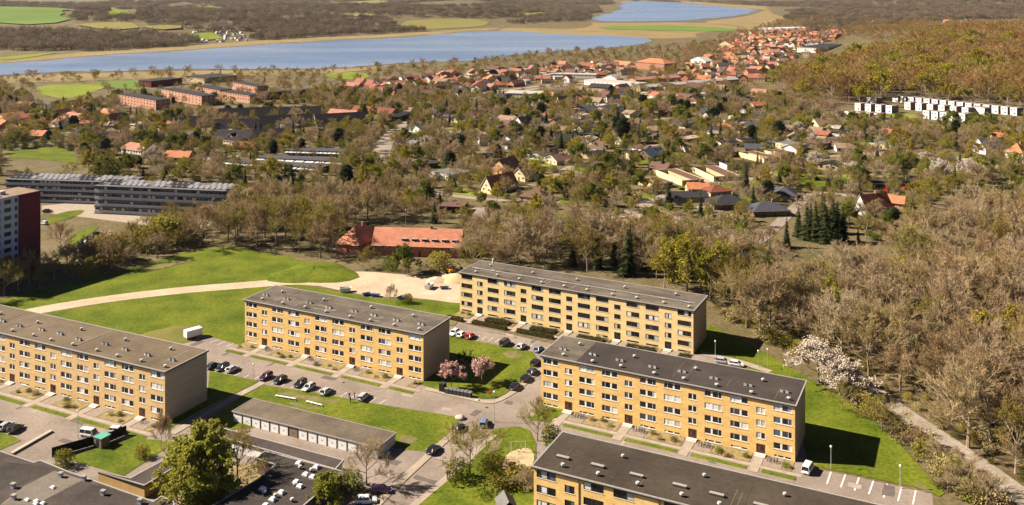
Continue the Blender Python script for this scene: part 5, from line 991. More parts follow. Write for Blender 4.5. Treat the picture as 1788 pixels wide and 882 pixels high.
# split: the largest in view become single trees, the rest one mass per place
LABEL = {('right wood','bare'):'bare brown tree of the wood beside the forest track', ('right wood','bud'):'olive budding tree of the wood beside the forest track', ('right wood','fir'):'dark fir inside the wood beside the forest track', ('right wood','yellow'):'yellow green tree inside the wood beside the forest track'}
KNOUN = dict(bare='bare brown tree', bud='olive budding tree', yellow='yellow green tree', green='green leafy tree', fir='dark fir', pine='dark pine', bloom='pale blossom tree', shrub='dry brown shrub', gshrub='green shrub', oshrub='olive shrub')
PLACE = {'right wood':'of the wood beside the forest track', 'track side':'on the lawn side of the forest track', 'rear belt':'in the belt behind the rear block', 'field edge wood':'in the wood behind the wide lawn', 'hedge before the salmon roof':'between gravel yard and salmon roofed house', 'left field edge':'along the left edge of the wide lawn', 'suburb':'between the suburb houses', 'suburb hedges':'in the suburb gardens', 'terrace trees':'below the white terraces', 'salmon house grove':'beside the salmon roofed house'}
LAND_W = [(1440,640,'opposite the white blossoming trees'),(1530,690,'along the upper track'),(1620,740,'along the middle of the track'),(1740,830,'along the lower track'),(1765,650,'beside the yellow green tree at the edge'),(1760,420,'below the two dark firs'),(1640,420,'along its upper right side'),(1560,470,'below the steep red roof'),(1420,520,'at its upper left end'),(1300,550,'beyond the rear block end wall'),(1480,580,'around its left half'),(1620,580,'around its middle'),(1700,520,'right of its middle'),(1780,740,'at the right picture edge')]
LAND_S = [(60,225,'left of the sports field houses'),(70,300,'round the oval lawn'),(200,260,'left of the dark estate'),(330,260,'round the dark estate'),(480,310,'before the slate terraces'),(620,220,'behind the slate terraces'),(670,300,'along the curved street'),(760,230,'above the curved street'),(770,330,'round the flat grey bungalow'),(830,260,'round the white villa'),(880,360,'below the bright orange roof'),(940,250,'round the white gabled house'),(960,310,'beside the cream chain houses'),(1050,230,'round the big dark pine'),(1080,330,'left of the courtyard houses'),(1060,400,'below the street bend'),(1180,230,'before the far town'),(1220,290,'behind the courtyard houses'),(1260,400,'round the black hipped bungalows'),(1340,300,'right of the courtyard houses'),(1400,380,'before the white house with red roof'),(1400,240,'round the flat modern houses'),(1520,290,'round the black garden houses'),(1560,240,'below the white terraces'),(1680,300,'round the blue roofed house'),(1760,250,'beside the orange pyramid roof'),(1330,450,'at the edge of the brown wood'),(900,190,'behind the yellow house'),(500,180,'beside the brick blocks')]
score = []
for i, (x, y, k, h, rg) in enumerate(CAND):
    u = CX+F*x/y; v = HY+F*(CAMZ-h*.6-float(hills(x, y)))/y
    if rg != 'wood undergrowth' and k in NAMES and -40 < u < 1830 and v < 900: score.append((h/y, i))
score.sort(reverse=True); quota = dict(bare=270, bud=150, yellow=30, green=30, fir=70, pine=10, bloom=20, shrub=60, gshrub=60, oshrub=90); single = set()
for s_, i in score:
    k = CAND[i][2]
    if quota.get(k, 0) > 0: quota[k] -= 1; single.add(i)
for i in single:
    x, y, k, h, rg = CAND[i]; H0 = KIND[k][0][3]
    u, v = CX+F*x/y, HY+F*CAMZ/y; pl = PLACE.get(rg, 'in the suburb'); lm = LAND_W if rg == 'right wood' else LAND_S if rg.startswith('suburb') else None
    if lm: pl = ('in the wood ' if rg == 'right wood' else 'in the suburb ')+min(lm, key=lambda q: (q[0]-u)**2+((q[1]-v)*2)**2)[2]
    sz = 'tall ' if h > dict(bare=14.5, bud=12).get(k, 99) else 'low ' if h < dict(bare=7.5, bud=7.5).get(k, 0) else ''
    plant(k, x, y, h/H0, f'{sz}{KNOUN[k]} {pl}', f'{sz}{KNOUN[k]}s {pl}', sxy=R.uniform(.85,1.3))
protos = []; PI_ = {}
for k in KIND:
    for j, v in enumerate(KIND[k]): PI_[(k, j)] = len(protos); ob = bpy.data.objects.new('proto_%03d' % len(protos), v[2]); protos.append(ob)
pc = bpy.data.collections.new('tree_prototypes')
for ob in protos: pc.objects.link(ob)
def gn_group():
    g = bpy.data.node_groups.new('instance_trees', 'GeometryNodeTree'); g.interface.new_socket('Geometry', in_out='INPUT', socket_type='NodeSocketGeometry'); g.interface.new_socket('Geometry', in_out='OUTPUT', socket_type='NodeSocketGeometry'); N = g.nodes.new; L = g.links.new
    i, o = N('NodeGroupInput'), N('NodeGroupOutput'); ip = N('GeometryNodeInstanceOnPoints'); ci = N('GeometryNodeCollectionInfo'); ci.inputs['Collection'].default_value = pc; ci.inputs['Separate Children'].default_value = True; ci.inputs['Reset Children'].default_value = True
    def attr(n, t): a = N('GeometryNodeInputNamedAttribute'); a.data_type = t; a.inputs['Name'].default_value = n; return a.outputs[0]
    ip.inputs['Pick Instance'].default_value = True; L(i.outputs[0], ip.inputs['Points']); L(ci.outputs[0], ip.inputs['Instance']); L(attr('pick', 'INT'), ip.inputs['Instance Index']); L(attr('scl', 'FLOAT_VECTOR'), ip.inputs['Scale']); L(attr('rot', 'FLOAT_VECTOR'), ip.inputs['Rotation']); L(ip.outputs[0], o.inputs[0]); return g
GN = gn_group()
def mass(name, label, idx):
    if not idx: return
    me = bpy.data.meshes.new(name); X = np.array([CAND[i][0] for i in idx]); Y = np.array([CAND[i][1] for i in idx]); Z = hills(X, Y); me.from_pydata(np.stack([X, Y, Z], 1).tolist(), [], [])
    pk = []; sv = []; rv = []
    for i in idx:
        x, y, k, h, rg = CAND[i]; j = R.randrange(len(KIND[k])); pk.append(PI_[(k, j)]); s_ = h/KIND[k][j][3]; q = R.uniform(.85,1.3) if k != 'grove' else R.uniform(.8,1.3)*max(1.0, y/2600); sv += [s_*q, s_*q, s_]; rv += [0, 0, R.uniform(0,6.28)]
    me.attributes.new('pick', 'INT', 'POINT').data.foreach_set('value', pk); me.attributes.new('scl', 'FLOAT_VECTOR', 'POINT').data.foreach_set('vector', sv); me.attributes.new('rot', 'FLOAT_VECTOR', 'POINT').data.foreach_set('vector', rv)
    o = put(name, me); m = o.modifiers.new('instances', 'NODES'); m.node_group = GN; tag(o, label, None, None, 'stuff')
rest = {}
for i, c in enumerate(CAND):
    if i not in single: rest.setdefault(c[4], []).append(i)
MASS = {'right wood':('woodland','remaining brown trees of the wood beside the track'), 'suburb':('suburb_woodland','brown and olive trees filling the suburb'), 'suburb hedges':('garden_foliage','hedges and shrubs filling the suburb gardens'), 'lakeside':('lakeside_woodland','trees between lake and suburb'), 'far town trees':('town_woodland','trees among the far town roofs'), 'hill forest':('hill_forest','brown and olive forest covering the right hand hill'), 'wood undergrowth':('undergrowth','brown undergrowth of the wood beside the track'), 'far wood':('far_forest','dark brown woods on the hills beyond the lake')}
for rg, idx in rest.items(): nm, lb = MASS.get(rg, (rg.replace(' ', '_')+'_woodland', 'remaining trees '+PLACE.get(rg, 'of the suburb'))); mass(nm, lb, idx)
print('trees', len(CAND), 'single', len(single), {k: len(v) for k, v in rest.items()}, 'houses', NHOUSE)
# ------------------------------------------------------------------ planting before the blocks, hedges
for (at, a, e, t0, t1, who) in shrub_spots:
    n = max(2, int((e-a)/2.2))
    for i in range(n):
        x, y = at(a+(e-a)*(i+R.uniform(.2,.8))/n, R.uniform(t0, t1)); k = 'gshrub' if R.random() < .25 else 'shrub'; g = 'green' if k == 'gshrub' else 'straw coloured'
        plant(k, x, y, R.uniform(.28,.5), f'low {g} plant in the bed before {who}', f'{g} plants before {who}', sxy=1.5)
hedge_m = mat('hedge_leaf', (.05,.05,.016), .9, rnd=[(.055,.05,.016),(.075,.062,.022)], spec=.05)
def hedge(at, a, e, t0, t1, h, label, seed):
    r = random.Random(seed); b = MB(); lx = e-a; ly = t1-t0; core = MB().box(.1, lx-.1, .1, ly-.1, 0, h*.9)
    for i in range(int(lx*ly*70)):
        f = r.random(); x, y, z = r.uniform(0,lx), r.uniform(0,ly), h*r.uniform(.93,1.08)
        if f < .35: y = r.choice([0, ly])+r.gauss(0,.05); z = r.uniform(0,h)
        p = Vector((x,y,z)); d = Vector((r.gauss(0,1), r.gauss(0,1), r.gauss(0,1)+.5)).normalized()*.2; q = d.orthogonal().normalized()*.09; n = len(b.v); b.v += [tuple(p-q), tuple(p+q), tuple(p+d)]; b.f.append((n, n+1, n+2)); b.mi.append(0)
    x, y = at(a, t0); o = empty('hedge', (x, y, .05), -.4755, label, 'hedge', 'clipped hedges before the rear block'); core.build('core', hedge_m, o); b.build('foliage', hedge_m, o)
for k in range(5):
    c = k*UW+UW/2
    hedge(at3, (0 if k == 0 else c-UW+1.7), c-1.7, -8.2, -6.8, 1.0, f'brown green clipped hedge before the rear block, number {k+1} from its west end', k)
    hedge(at3, c+4.2, min(c+UW-3.0, L3-1), -4.4, -2.0, .7, f'low inner hedge before the rear block, number {k+1} from its west end', 20+k)
# ------------------------------------------------------------------ cars
tyre = mat('tyre', (.012,.012,.012), .9, var=.1, scale=5); rimm = mat('rim', (.35,.35,.36), .35, metal=.6, var=.05, scale=5); cglass = glass('car_glass', (.012,.014,.018), .05, .6); lampm = mat('headlamp', (.6,.6,.6), .2, var=.05, scale=5); tail = mat('tail_lamp', (.3,.01,.01), .3, var=.05, scale=5); under = mat('car_under', (.015,.015,.015), .9, var=.1, scale=4); plate = mat('number_plate', (.6,.6,.55), .6, var=.05, scale=5)
PAINT = dict(black=(.012,.012,.014), white=(.72,.71,.70), silver=(.38,.39,.41), blue=(.14,.19,.28), red=(.42,.016,.02), purple=(.06,.012,.045), graphite=(.05,.052,.06), navy=(.018,.022,.04))
def car_meshes(kind):
    Lc, Wd = (4.3,1.76) if kind != 'van' else (4.7,1.86); hh = 1.47 if kind != 'van' else 1.85
    # side profiles: x from rear(-) to front(+), belt line and floor; ring of half widths
    st = [(-Lc/2,.42,.70,.80), (-Lc/2+.12,.30,.92,.94), (-Lc/2+.75,.24,.95,1), (0,.22,.93,1), (Lc/2-1.25,.22,.90,1), (Lc/2-.45,.24,.76,.97), (Lc/2-.08,.32,.62,.88), (Lc/2,.42,.52,.74)]
    b = MB(); rings = []
    for x, z0, z1, k in st:
        w_ = Wd/2*k; zm = z0+(z1-z0)*.55; ring = [(x,-w_*.9,z0), (x,-w_,zm), (x,-w_*.93,z1), (x,w_*.93,z1), (x,w_,zm), (x,w_*.9,z0)]; n = len(b.v); b.v += ring; rings.append(n)
    for a, c in zip(rings, rings[1:]):
        for i in range(6): j = (i+1) % 6; b.f.append((a+i, c+i, c+j, a+j)); b.mi.append(1 if i == 5 else 0)
    b.f.append(tuple(rings[0]+i for i in range(6))); b.mi.append(0); b.f.append(tuple(rings[-1]+i for i in reversed(range(6)))); b.mi.append(0)
    # roof panel and pillars
    if kind == 'hatch': xr0, xr1, xb0, xb1 = -Lc/2+.62, .42, -Lc/2+.14, Lc/2-1.18
    elif kind == 'estate': xr0, xr1, xb0, xb1 = -Lc/2+.30, .45, -Lc/2+.10, Lc/2-1.15
    else: xr0, xr1, xb0, xb1 = -Lc/2+.15, .85, -Lc/2+.08, Lc/2-.85
    wr, wb = Wd/2*.74, Wd/2*.91; zb = .93
    cab = MB(); c = [(xb0,-wb,zb), (xb1,-wb,zb-.03), (xb1,wb,zb-.03), (xb0,wb,zb), (xr0,-wr,hh-.05), (xr1,-wr,hh-.05), (xr1,wr,hh-.05), (xr0,wr,hh-.05)]
    cab.v += c
    for q in ((0,1,5,4), (1,2,6,5), (2,3,7,6), (3,0,4,7)): cab.f.append(q); cab.mi.append(0)
    xm = (xr0+xr1)/2
    b.v += []; n = len(b.v); b.v += [(xr0-.04,-wr-.03,hh-.07), (xr1+.06,-wr-.03,hh-.07), (xr1+.06,wr+.03,hh-.07), (xr0-.04,wr+.03,hh-.07), (xr0+.12,-wr+.12,hh), (xr1-.15,-wr+.12,hh-.005), (xr1-.15,wr-.12,hh-.005), (xr0+.12,wr-.12,hh)]
    for q in ((4,5,6,7), (0,1,5,4), (1,2,6,5), (2,3,7,6), (3,0,4,7), (3,2,1,0)): b.f.append(tuple(n+i for i in q)); b.mi.append(0)
    for s_ in (-1, 1):
        for (xa, xc) in ((xb0+.03, xr0+.02), (xb1-.06, xr1-.03), (xm-.1, xm-.05)): b.tube((xa, s_*(wb-.0), zb), (xc, s_*(wr+.005), hh-.06), .05, .045, 4, 0)
        b.box(Lc/2-1.45, Lc/2-1.25, s_*(Wd/2+.02)-.09, s_*(Wd/2+.02)+.09, .93, 1.05, 0)
    wh = MB().tube((0,-.1,0), (0,.1,0), .31, .31, 12, 0).mesh('tyre', tyre); rim = MB().tube((0,-.115,0), (0,.115,0), .2, .2, 10, 0).mesh('rim', rimm)
    return b, cab.mesh('glazing', cglass), wh, rim, Lc, Wd, MB().box(-.06, .03, -.2, .2, -.09, .07).mesh('headlight', lampm), MB().box(-.03, .05, -.16, .16, -.1, .12).mesh('tail_light', tail), MB().box(-.02, .02, -.26, .26, -.06, .06).mesh('number_plate', plate)
CM = {k: car_meshes(k) for k in ('hatch', 'estate', 'van')}; CB = {}
def car(px, py, yaw, kind, paint, label, group=None, z=.03, name='parked_car'):
    b, gl, wh, rim, Lc, Wd, hl, tl, pl = CM[kind]; x, y = G(px, py); o = empty(name, (x, y, z+float(hills(x, y))), yaw, label, 'car' if kind != 'van' else 'van', group)
    if (kind, paint) not in CB: CB[(kind, paint)] = b.mesh('body', [mat('paint_'+paint, PAINT[paint], .3, spec=.5, coat=.6), under])
    bo = put('body', CB[(kind, paint)], o); put('glazing', gl, o)
    for sx in (-1, 1):
        for sy in (-1, 1):
            t = put('wheel', wh, o, (sx*Lc*.305, sy*(Wd/2-.12), .31)); put('rim', rim, t)
    for sy in (-1, 1): put('headlight', hl, bo, (Lc/2-.10, sy*Wd*.3, .58)); put('tail_light', tl, bo, (-Lc/2+.05, sy*Wd*.34, .74))
    put('number_plate', pl, bo, (-Lc/2, 0, .55)); return o
PE = YAW+math.pi/2
for px, py, k, p, l in [(372,642,'hatch','graphite','graphite car parked behind the tan block corner, first of three'),(388,645,'estate','black','black car between two others behind the tan block corner'),(406,648,'hatch','silver','silver car parked third from the tan block corner'),(464,661,'estate','purple','dark purple estate car before the middle block'),(489,667,'hatch','black','black hatchback right of the dark purple estate'),(524,673,'estate','black','black car beside two silver cars before the middle block'),(539,680,'hatch','silver','silver car between black and silver cars before the middle block'),(570,687,'hatch','silver','silver car parked alone right of the others'),(793,584,'hatch','white','white car half hidden behind the middle block'),(806,587,'hatch','white','white car left of the red car'),(821,590,'hatch','red','bright red car before the rear block'),(882,602,'van','black','black van before the rear block'),(911,608,'hatch','silver','silver car right of the black van'),(941,613,'hatch','blue','pale blue car beside the long block corner')]:
    car(px, py, PE+R.uniform(-.05,.05)+(math.pi if R.random() < .5 else 0), k, p, l, 'cars parked in the bays')
for px, py, k, p, l in [(935,636,'estate','black','black car at the long block corner'),(929,652,'hatch','graphite','graphite car third along the lane bay'),(918,664,'estate','black','black estate car second along the lane bay'),(899,678,'estate','black','black car nearest the street corner')]: car(px, py, PE+.02, k, p, l, 'dark cars parked along the lane')
car(845,742,PE+.35,'estate','blue','silver blue car driving out of the lane',name='moving_car'); car(800,750,PE,'hatch','graphite','dark car parked at the corner of the garage lawn'); car(757,789,PE,'hatch','black','black car parked on the lane beside the garage lawn'); car(666,860,YAW+.5,'estate','purple','dark purple car under the bare tree'); car(640,878,YAW+.55,'hatch','white','white car at the picture bottom beside the purple one')
car(10,748,PE+.25,'hatch','silver','silver car in the bay at the left edge'); car(27,752,PE+.25,'hatch','black','black car beside the silver one at the left edge'); car(157,762,YAW+.2,'van','white','white van behind the black fence'); car(205,756,YAW+.3,'hatch','white','white car behind the short black fence'); car(-4,746,PE+.25,'estate','graphite','grey car cut by the left picture edge')
car(1411,822,PE-.12,'van','white','white van parked beyond the end of the long block')
car(1262,634,YAW+.1,'hatch','silver','silver car glimpsed behind the long block roof'); car(1286,639,YAW+.1,'hatch','white','white car glimpsed behind the long block roof')
hc = car(635,696,PE+.1,'estate','silver','silver car with its tailgate open beside two people'); MB().box(-.06, .0, -.6, .6, 0, .9).build('tailgate', mat('paint_silver', PAINT['silver']), hc, (-2.0, 0, 1.42)).rotation_euler = (0, -1.2, 0)
for px, py, k, p, l in [(1545,335,'hatch','red','red car before the black garden houses'),(1580,331,'hatch','red','second red car before the black garden houses'),(145,432,'hatch','blue','blue car in the car park below the office blocks'),(150,427,'hatch','white','white car in the car park below the office blocks'),(160,419,'hatch','black','black car in the car park below the office blocks'),(170,411,'estate','graphite','grey car in the car park below the office blocks'),(83,371,'hatch','graphite','lone dark car on the paved square'),(76,392,'hatch','white','white car beside the dark red tower'),(1232,392,'hatch','black','black car in the suburb drive'),(1252,398,'hatch','blue','blue car in the suburb drive'),(806,380,'hatch','white','white car beside the black carport'),(815,381,'hatch','blue','blue car beside the black carport'),(1148,372,'hatch','black','black car on the suburb street')]: car(px, py, R.uniform(0,3), k, p, l, 'cars in the suburb', z=.15)
# ------------------------------------------------------------------ lamp posts, bins, people, small things
steel = mat('galvanised', (.35,.35,.34), .5, var=.1, scale=2)
def lamp(px, py, h, label):
    x, y = G(px, py); o = empty('street_lamp', (x, y, 0), R.uniform(0,6), label, 'street lamp', 'street lamps'); MB().tube((0,0,0), (0,0,.9), .10, .09, 8).build('base', steel, o); MB().tube((0,0,.9), (0,0,h), .065, .05, 8).build('pole', steel, o); MB().tube((0,0,h), (0,0,h+.35), .17, .22, 8).tube((0,0,h+.35), (0,0,h+.5), .28, .08, 8).build('lamp_head', white_f, o)
for px, py, h, l in [(863,737,7,'tall street lamp at the lane crossing'),(1451,818,4.5,'lamp beside the white van'),(1572,853,4.5,'lamp between the far parking bays'),(1324,643,4.5,'lamp on the lawn behind the long block'),(1340,640,4.5,'second lamp on the lawn behind the long block'),(1249,622,4,'lamp in the shade of the rear block'),(136,765,6,'lamp on the car park before the tan block'),(443,664,4,'small lamp in the parking bay before the middle block'),(1157,350,7,'lamp at the suburb street bend'),(1286,324,7,'lamp beside the courtyard houses'),(708,400,8,'lamp behind the salmon roofed house')]: lamp(px, py, h, l)
binm = mat('bin_plastic', (.035,.037,.04), .6, var=.15, scale=3); BIN = [MB().box(-.6, .6, -.5, .5, .12, 1.15).mesh('body', binm), MB().box(-.64, .64, -.54, .1, 1.15, 1.25).box(-.64, .64, .1, .54, 1.15, 1.35).mesh('lid', mat('bin_lid', (.16,.16,.165), .6, var=.15, scale=3)), MB().tube((0,-.04,0), (0,.04,0), .1, .1, 8).mesh('wheel', tyre)]
for k in range(7):
    x, y = G(781+k*6.4, 687+k*1.15); o = empty('wheeled_bin', (x, y, .13), YAW, f'grey wheeled bin below the cherry trees, number {k+1} from the middle block', 'bin', 'row of grey wheeled bins'); put('body', BIN[0], o); put('lid', BIN[1], o)
    for sx in (-1, 1):
        for sy in (-1, 1): put('wheel', BIN[2], o, (sx*.48, sy*.4, .1))
o = empty('bin_shelter', (*G(773,683), .1), YAW, 'tall black bin beside the row of grey bins', 'bin'); MB().box(-.7, .7, -.7, .7, 0, 1.9).build('body', fence_m, o); MB().box(-.78, .78, -.78, .78, 1.9, 2.05).build('lid', binm, o)
o = empty('post_box', (*G(855,694), .12), YAW, 'small red post box on the lawn corner', 'post box'); MB().tube((0,0,0), (0,0,.9), .05, .05, 6).build('post', steel, o); MB().box(-.28, .28, -.22, .22, .75, 1.5).build('box', mat('post_red', (.45,.02,.015), .5, var=.1, scale=3), o); MB().box(-.2, .2, -.235, -.22, 1.28, 1.34).build('slot', fence_m, o)
def rock(px, py, s_, label, c=(.42,.36,.29)):
    bm = bmesh.new(); bmesh.ops.create_icosphere(bm, subdivisions=3, radius=s_); r = random.Random(px)
    for v in bm.verts: n = math.sin(v.co.x*3.1/s_+px)+math.sin(v.co.y*2.7/s_)+math.sin(v.co.z*3.3/s_+2); v.co *= 1+.09*n; v.co.z *= .7
    me = bpy.data.meshes.new('boulder'); bm.to_mesh(me); bm.free(); me.materials.append(mat('stone', c, .9, var=.2, scale=2)); tag(put('boulder', me, None, (*G(px, py), s_*.4)), label, 'boulder')
rock(803,732,1.0,'pale boulder at the corner of the garage lawn'); rock(834,700,.45,'small white stone beside the red post box', (.55,.52,.48))
def person(px, py, yaw, label, top, legs, lean=0):
    x, y = G(px, py); V = [(0,0,.95),(0,0,1.25),(0,0,1.42),(0,0,1.52),(0,0,1.66),(.19,0,1.40),(.27,.08,1.12),(.25,.22,.92),(-.19,0,1.40),(-.27,.06,1.12),(-.26,.2,.95),(.1,0,.88),(.12,.06,.48),(.12,0,.06),(.12,.14,.04),(-.1,0,.88),(-.12,.02,.48),(-.13,-.08,.06),(-.13,.06,.04)]
    E_ = [(0,1),(1,2),(2,3),(3,4),(2,5),(5,6),(6,7),(2,8),(8,9),(9,10),(0,11),(11,12),(12,13),(13,14),(0,15),(15,16),(16,17),(17,18)]; rad = [.15,.16,.13,.055,.105,.07,.05,.04,.07,.05,.04,.095,.07,.05,.045,.095,.07,.05,.045]
    me = bpy.data.meshes.new('person'); me.from_pydata(V, E_, []); o = bpy.data.objects.new('person', me); COL.objects.link(o); o.location = (x, y, .05); o.rotation_euler = (0, 0, yaw); sk = o.modifiers.new('skin', 'SKIN')
    for i, q in enumerate(me.skin_vertices[0].data): q.radius = (rad[i], rad[i]); q.use_root = (i == 0)
    o.modifiers.new('sub', 'SUBSURF').levels = 1
    m = bpy.data.materials.new('clothes'); m.use_nodes = True; t = m.node_tree; N = t.nodes.new; tc = N('ShaderNodeTexCoord'); sp = N('ShaderNodeSeparateXYZ'); cr = N('ShaderNodeValToRGB'); cr.color_ramp.interpolation = 'CONSTANT'; dv = N('ShaderNodeMath'); dv.operation = 'DIVIDE'; dv.inputs[1].default_value = 1.8; t.links.new(tc.outputs['Object'], sp.inputs[0]); t.links.new(sp.outputs[2], dv.inputs[0]); t.links.new(dv.outputs[0], cr.inputs[0]); el = cr.color_ramp.elements; el[0].color = (.02,.02,.02,1); el[1].position = .05; el[1].color = (*legs,1)
    for p, c in ((.53,top), (.83,(.42,.26,.18)), (.94,(.05,.03,.02))): q = el.new(p); q.color = (*c,1)
    t.links.new(cr.outputs[0], t.nodes['Principled BSDF'].inputs['Base Color']); me.materials.append(m); tag(o, label, 'person', 'people beside the open car')
person(610,697,.4,'person in a dark jacket standing left of the open silver car', (.03,.03,.04), (.03,.035,.06)); person(619,695,2.2,'person in a brown jacket close to the open silver car', (.12,.06,.04), (.03,.03,.035)); person(612,704,1.2,'person in black at the kerb below the open silver car', (.02,.02,.022), (.02,.02,.025))
bike_m = mat('bicycle_paint', (.03,.03,.035), .5, var=.2, scale=3)
def bike_mesh():
    W_ = []
    for cx in (-.52, .52):
        b = MB(); k = 12
        for i in range(k): a0, a1 = 2*math.pi*i/k, 2*math.pi*(i+1)/k; b.tube((cx+.33*math.cos(a0),0,.34+.33*math.sin(a0)), (cx+.33*math.cos(a1),0,.34+.33*math.sin(a1)), .03, .03, 3, cap=False)
        for i in range(4): a0 = math.pi*i/4; b.tube((cx-.32*math.cos(a0),0,.34-.32*math.sin(a0)), (cx+.32*math.cos(a0),0,.34+.32*math.sin(a0)), .008, .008, 3, cap=False)
        W_.append(b.mesh('wheel', tyre))
    f = MB()
    for p, q in (((-.52,0,.34),(-.1,0,.36)), ((-.1,0,.36),(-.22,0,.85)), ((-.22,0,.82),(.32,0,.85)), ((-.1,0,.36),(.34,0,.75)), ((-.52,0,.34),(-.22,0,.78)), ((.52,0,.34),(.3,0,.98))): f.tube(p, q, .025, .025, 4)
    return W_, f.mesh('frame', bike_m), MB().box(-.34, -.1, -.07, .07, .9, .96).mesh('saddle', tyre), MB().tube((.3,-.28,1.0), (.3,.28,1.0), .02, .02, 5).mesh('handlebar', steel)
BK = bike_mesh()
def bikes(at, c, n, who):
    rk = empty('cycle_rack', (*at(c+3.3, -1.9), .1), YAW, f'steel cycle rack at an entrance of {who}', 'cycle rack', f'cycle racks of {who}')
    for k in range(5): MB().tube((-1.4+k*.7,-.4,0), (-1.4+k*.7,-.4,.5), .02, .02, 4).tube((-1.4+k*.7,-.4,.5), (-1.4+k*.7,.2,.5), .02, .02, 4).build('hoop', steel, rk)
    MB().box(-1.6, 1.6, -.42, -.38, .02, .06).build('rail', steel, rk)
    for k in range(n):
        x, y = at(c+2.0+k*.66+R.uniform(-.1,.1), -1.6+R.uniform(-.3,.3)); o = empty('bicycle', (x, y, .1), YAW+math.pi/2+R.uniform(-.3,.3), f'dark bicycle parked at an entrance of {who}', 'bicycle', f'bicycles of {who}'); put('wheel', BK[0][0], o); put('wheel', BK[0][1], o); put('frame', BK[1], o); put('saddle', BK[2], o); put('handlebar', BK[3], o)
for k in range(4): bikes(at4, k*UW+UW/2, 5 if k != 3 else 4, 'the long golden block')
for k in (0, 1, 2): bikes(at2, k*UW+UW/2, 3, 'the middle block')
bikes(at1, 5*UW+UW/2, 2, 'the tan block')
# white benches on the garage lawn, trailer, building yard
for (a, b, l) in [((481,694),(516,700),'long white plank rail on the garage lawn'),((535,704),(562,711),'short white plank rail on the garage lawn')]:
    (ax, ay), (bx, by) = G(*a), G(*b); L = math.hypot(bx-ax, by-ay); o = empty('plank_rail', (ax, ay, .12), math.atan2(by-ay, bx-ax), l, 'rail')
    MB().box(0, L, -.2, .2, .4, .5).build('plank', white_p, o)
    for k in range(4): MB().box(k*L/3-.08, k*L/3+.08, -.12, .12, 0, .4).build('leg', white_p, o)
tr = empty('box_trailer', (*G(337,590), .05), PE-.35, 'white box trailer alone behind the tan block', 'trailer'); MB().box(-2.4, 2.4, -1.1, 1.1, .7, 2.7, 0).build('body', white_p, tr); MB().box(-2.42, 2.42, -1.12, 1.12, .55, .72).build('chassis', mat('rust_chassis', (.3,.13,.06), .8, var=.2, scale=2), tr); MB().tube((2.4,0,.6), (3.6,0,.55), .06, .05, 6).build('drawbar', steel, tr)
for sy in (-1, 1): MB().tube((-.4,sy*1.0-.1,.36), (-.4,sy*1.0+.1,.36), .36, .36, 12).build('wheel', tyre, tr)
def skip(px, py, label, m, yw=0):
    o = empty('container', (*G(px, py), .1), yw, label, 'container', None, 1 if m is white_p else (.75,.75,.5)); b = MB(); b.v += [(-1.4,-.8,0), (1.4,-.8,0), (1.4,.8,0), (-1.4,.8,0), (-2,-1,1.5), (2,-1,1.5), (2,1,1.5), (-2,1,1.5), (-1.9,-.9,1.5), (1.9,-.9,1.5), (1.9,.9,1.5), (-1.9,.9,1.5), (-1.3,-.7,.2), (1.3,-.7,.2), (1.3,.7,.2), (-1.3,.7,.2)]
    for q in ((3,2,1,0), (0,1,5,4), (1,2,6,5), (2,3,7,6), (3,0,4,7), (4,5,9,8), (5,6,10,9), (6,7,11,10), (7,4,8,11), (8,9,13,12), (9,10,14,13), (10,11,15,14), (11,8,12,15), (12,13,14,15)): b.f.append(q); b.mi.append(0)
    b.build('body', m, o); MB().tube((-1.2,-1.02,.9), (-1.2,1.02,.9), .07, .07, 6).tube((1.2,-1.02,.9), (1.2,1.02,.9), .07, .07, 6).build('lifting_bar', steel, o)
blue_p = mat('blue_tarpaulin', (.05,.10,.22), .6, var=.2, scale=2)
skip(603,510,'white skip on the gravel yard left side', white_p, .2); skip(749,504,'white skip near the rear block', white_p, 1.2); skip(640,516,'blue skip at the lawn edge of the gravel yard', blue_p, .5); skip(656,518,'second blue skip at the lawn edge of the gravel yard', blue_p, -.2); skip(776,505,'blue skip between white skip and rear block', blue_p, .1); skip(700,522,'small blue skip behind the middle block roof', blue_p, .9)
dg = empty('excavator', (*G(788,478), .1), .6, 'small orange excavator at the back of the gravel yard', 'excavator'); om = mat('digger_orange', (.5,.18,.02), .6, var=.1, scale=2)
MB().box(-1.5, 1.5, -1.2, -.7, 0, .7).box(-1.5, 1.5, .7, 1.2, 0, .7).build('track', tyre, dg); MB().box(-1.3, 1.1, -1.1, 1.1, .8, 1.7).build('body', om, dg); MB().box(-.1, 1.0, -1.0, .0, 1.7, 2.7).build('cab', cglass, dg); MB().tube((1.0,.4,1.5), (3.2,.4,3.2), .2, .16, 6).tube((3.2,.4,3.2), (4.6,.4,1.4), .16, .1, 6).build('boom', om, dg); MB().box(4.2, 4.9, -.1, .9, .7, 1.4).build('bucket', tyre, dg)
def heap(px, py, r_, h, m, label, seed=1):
    b = MB(); rr = random.Random(seed); K, J = 20, 6
    for j in range(J+1):
        for i in range(K): a = 2*math.pi*i/K; t = j/J; q = r_*(1-t)*(1+.15*math.sin(3*a+seed)+rr.uniform(-.05,.05)); b.v.append((q*math.cos(a), q*math.sin(a)*.8, h*(t**.8)*(1+.1*rr.uniform(-1,1)) if j else -.1))
    for j in range(J):
        for i in range(K): a = j*K+i; c = j*K+(i+1) % K; b.f.append((a, c, c+K, a+K)); b.mi.append(0)
    tag(b.build('mound', m, None, (*G(px, py), .08), smooth=True), label, 'mound')
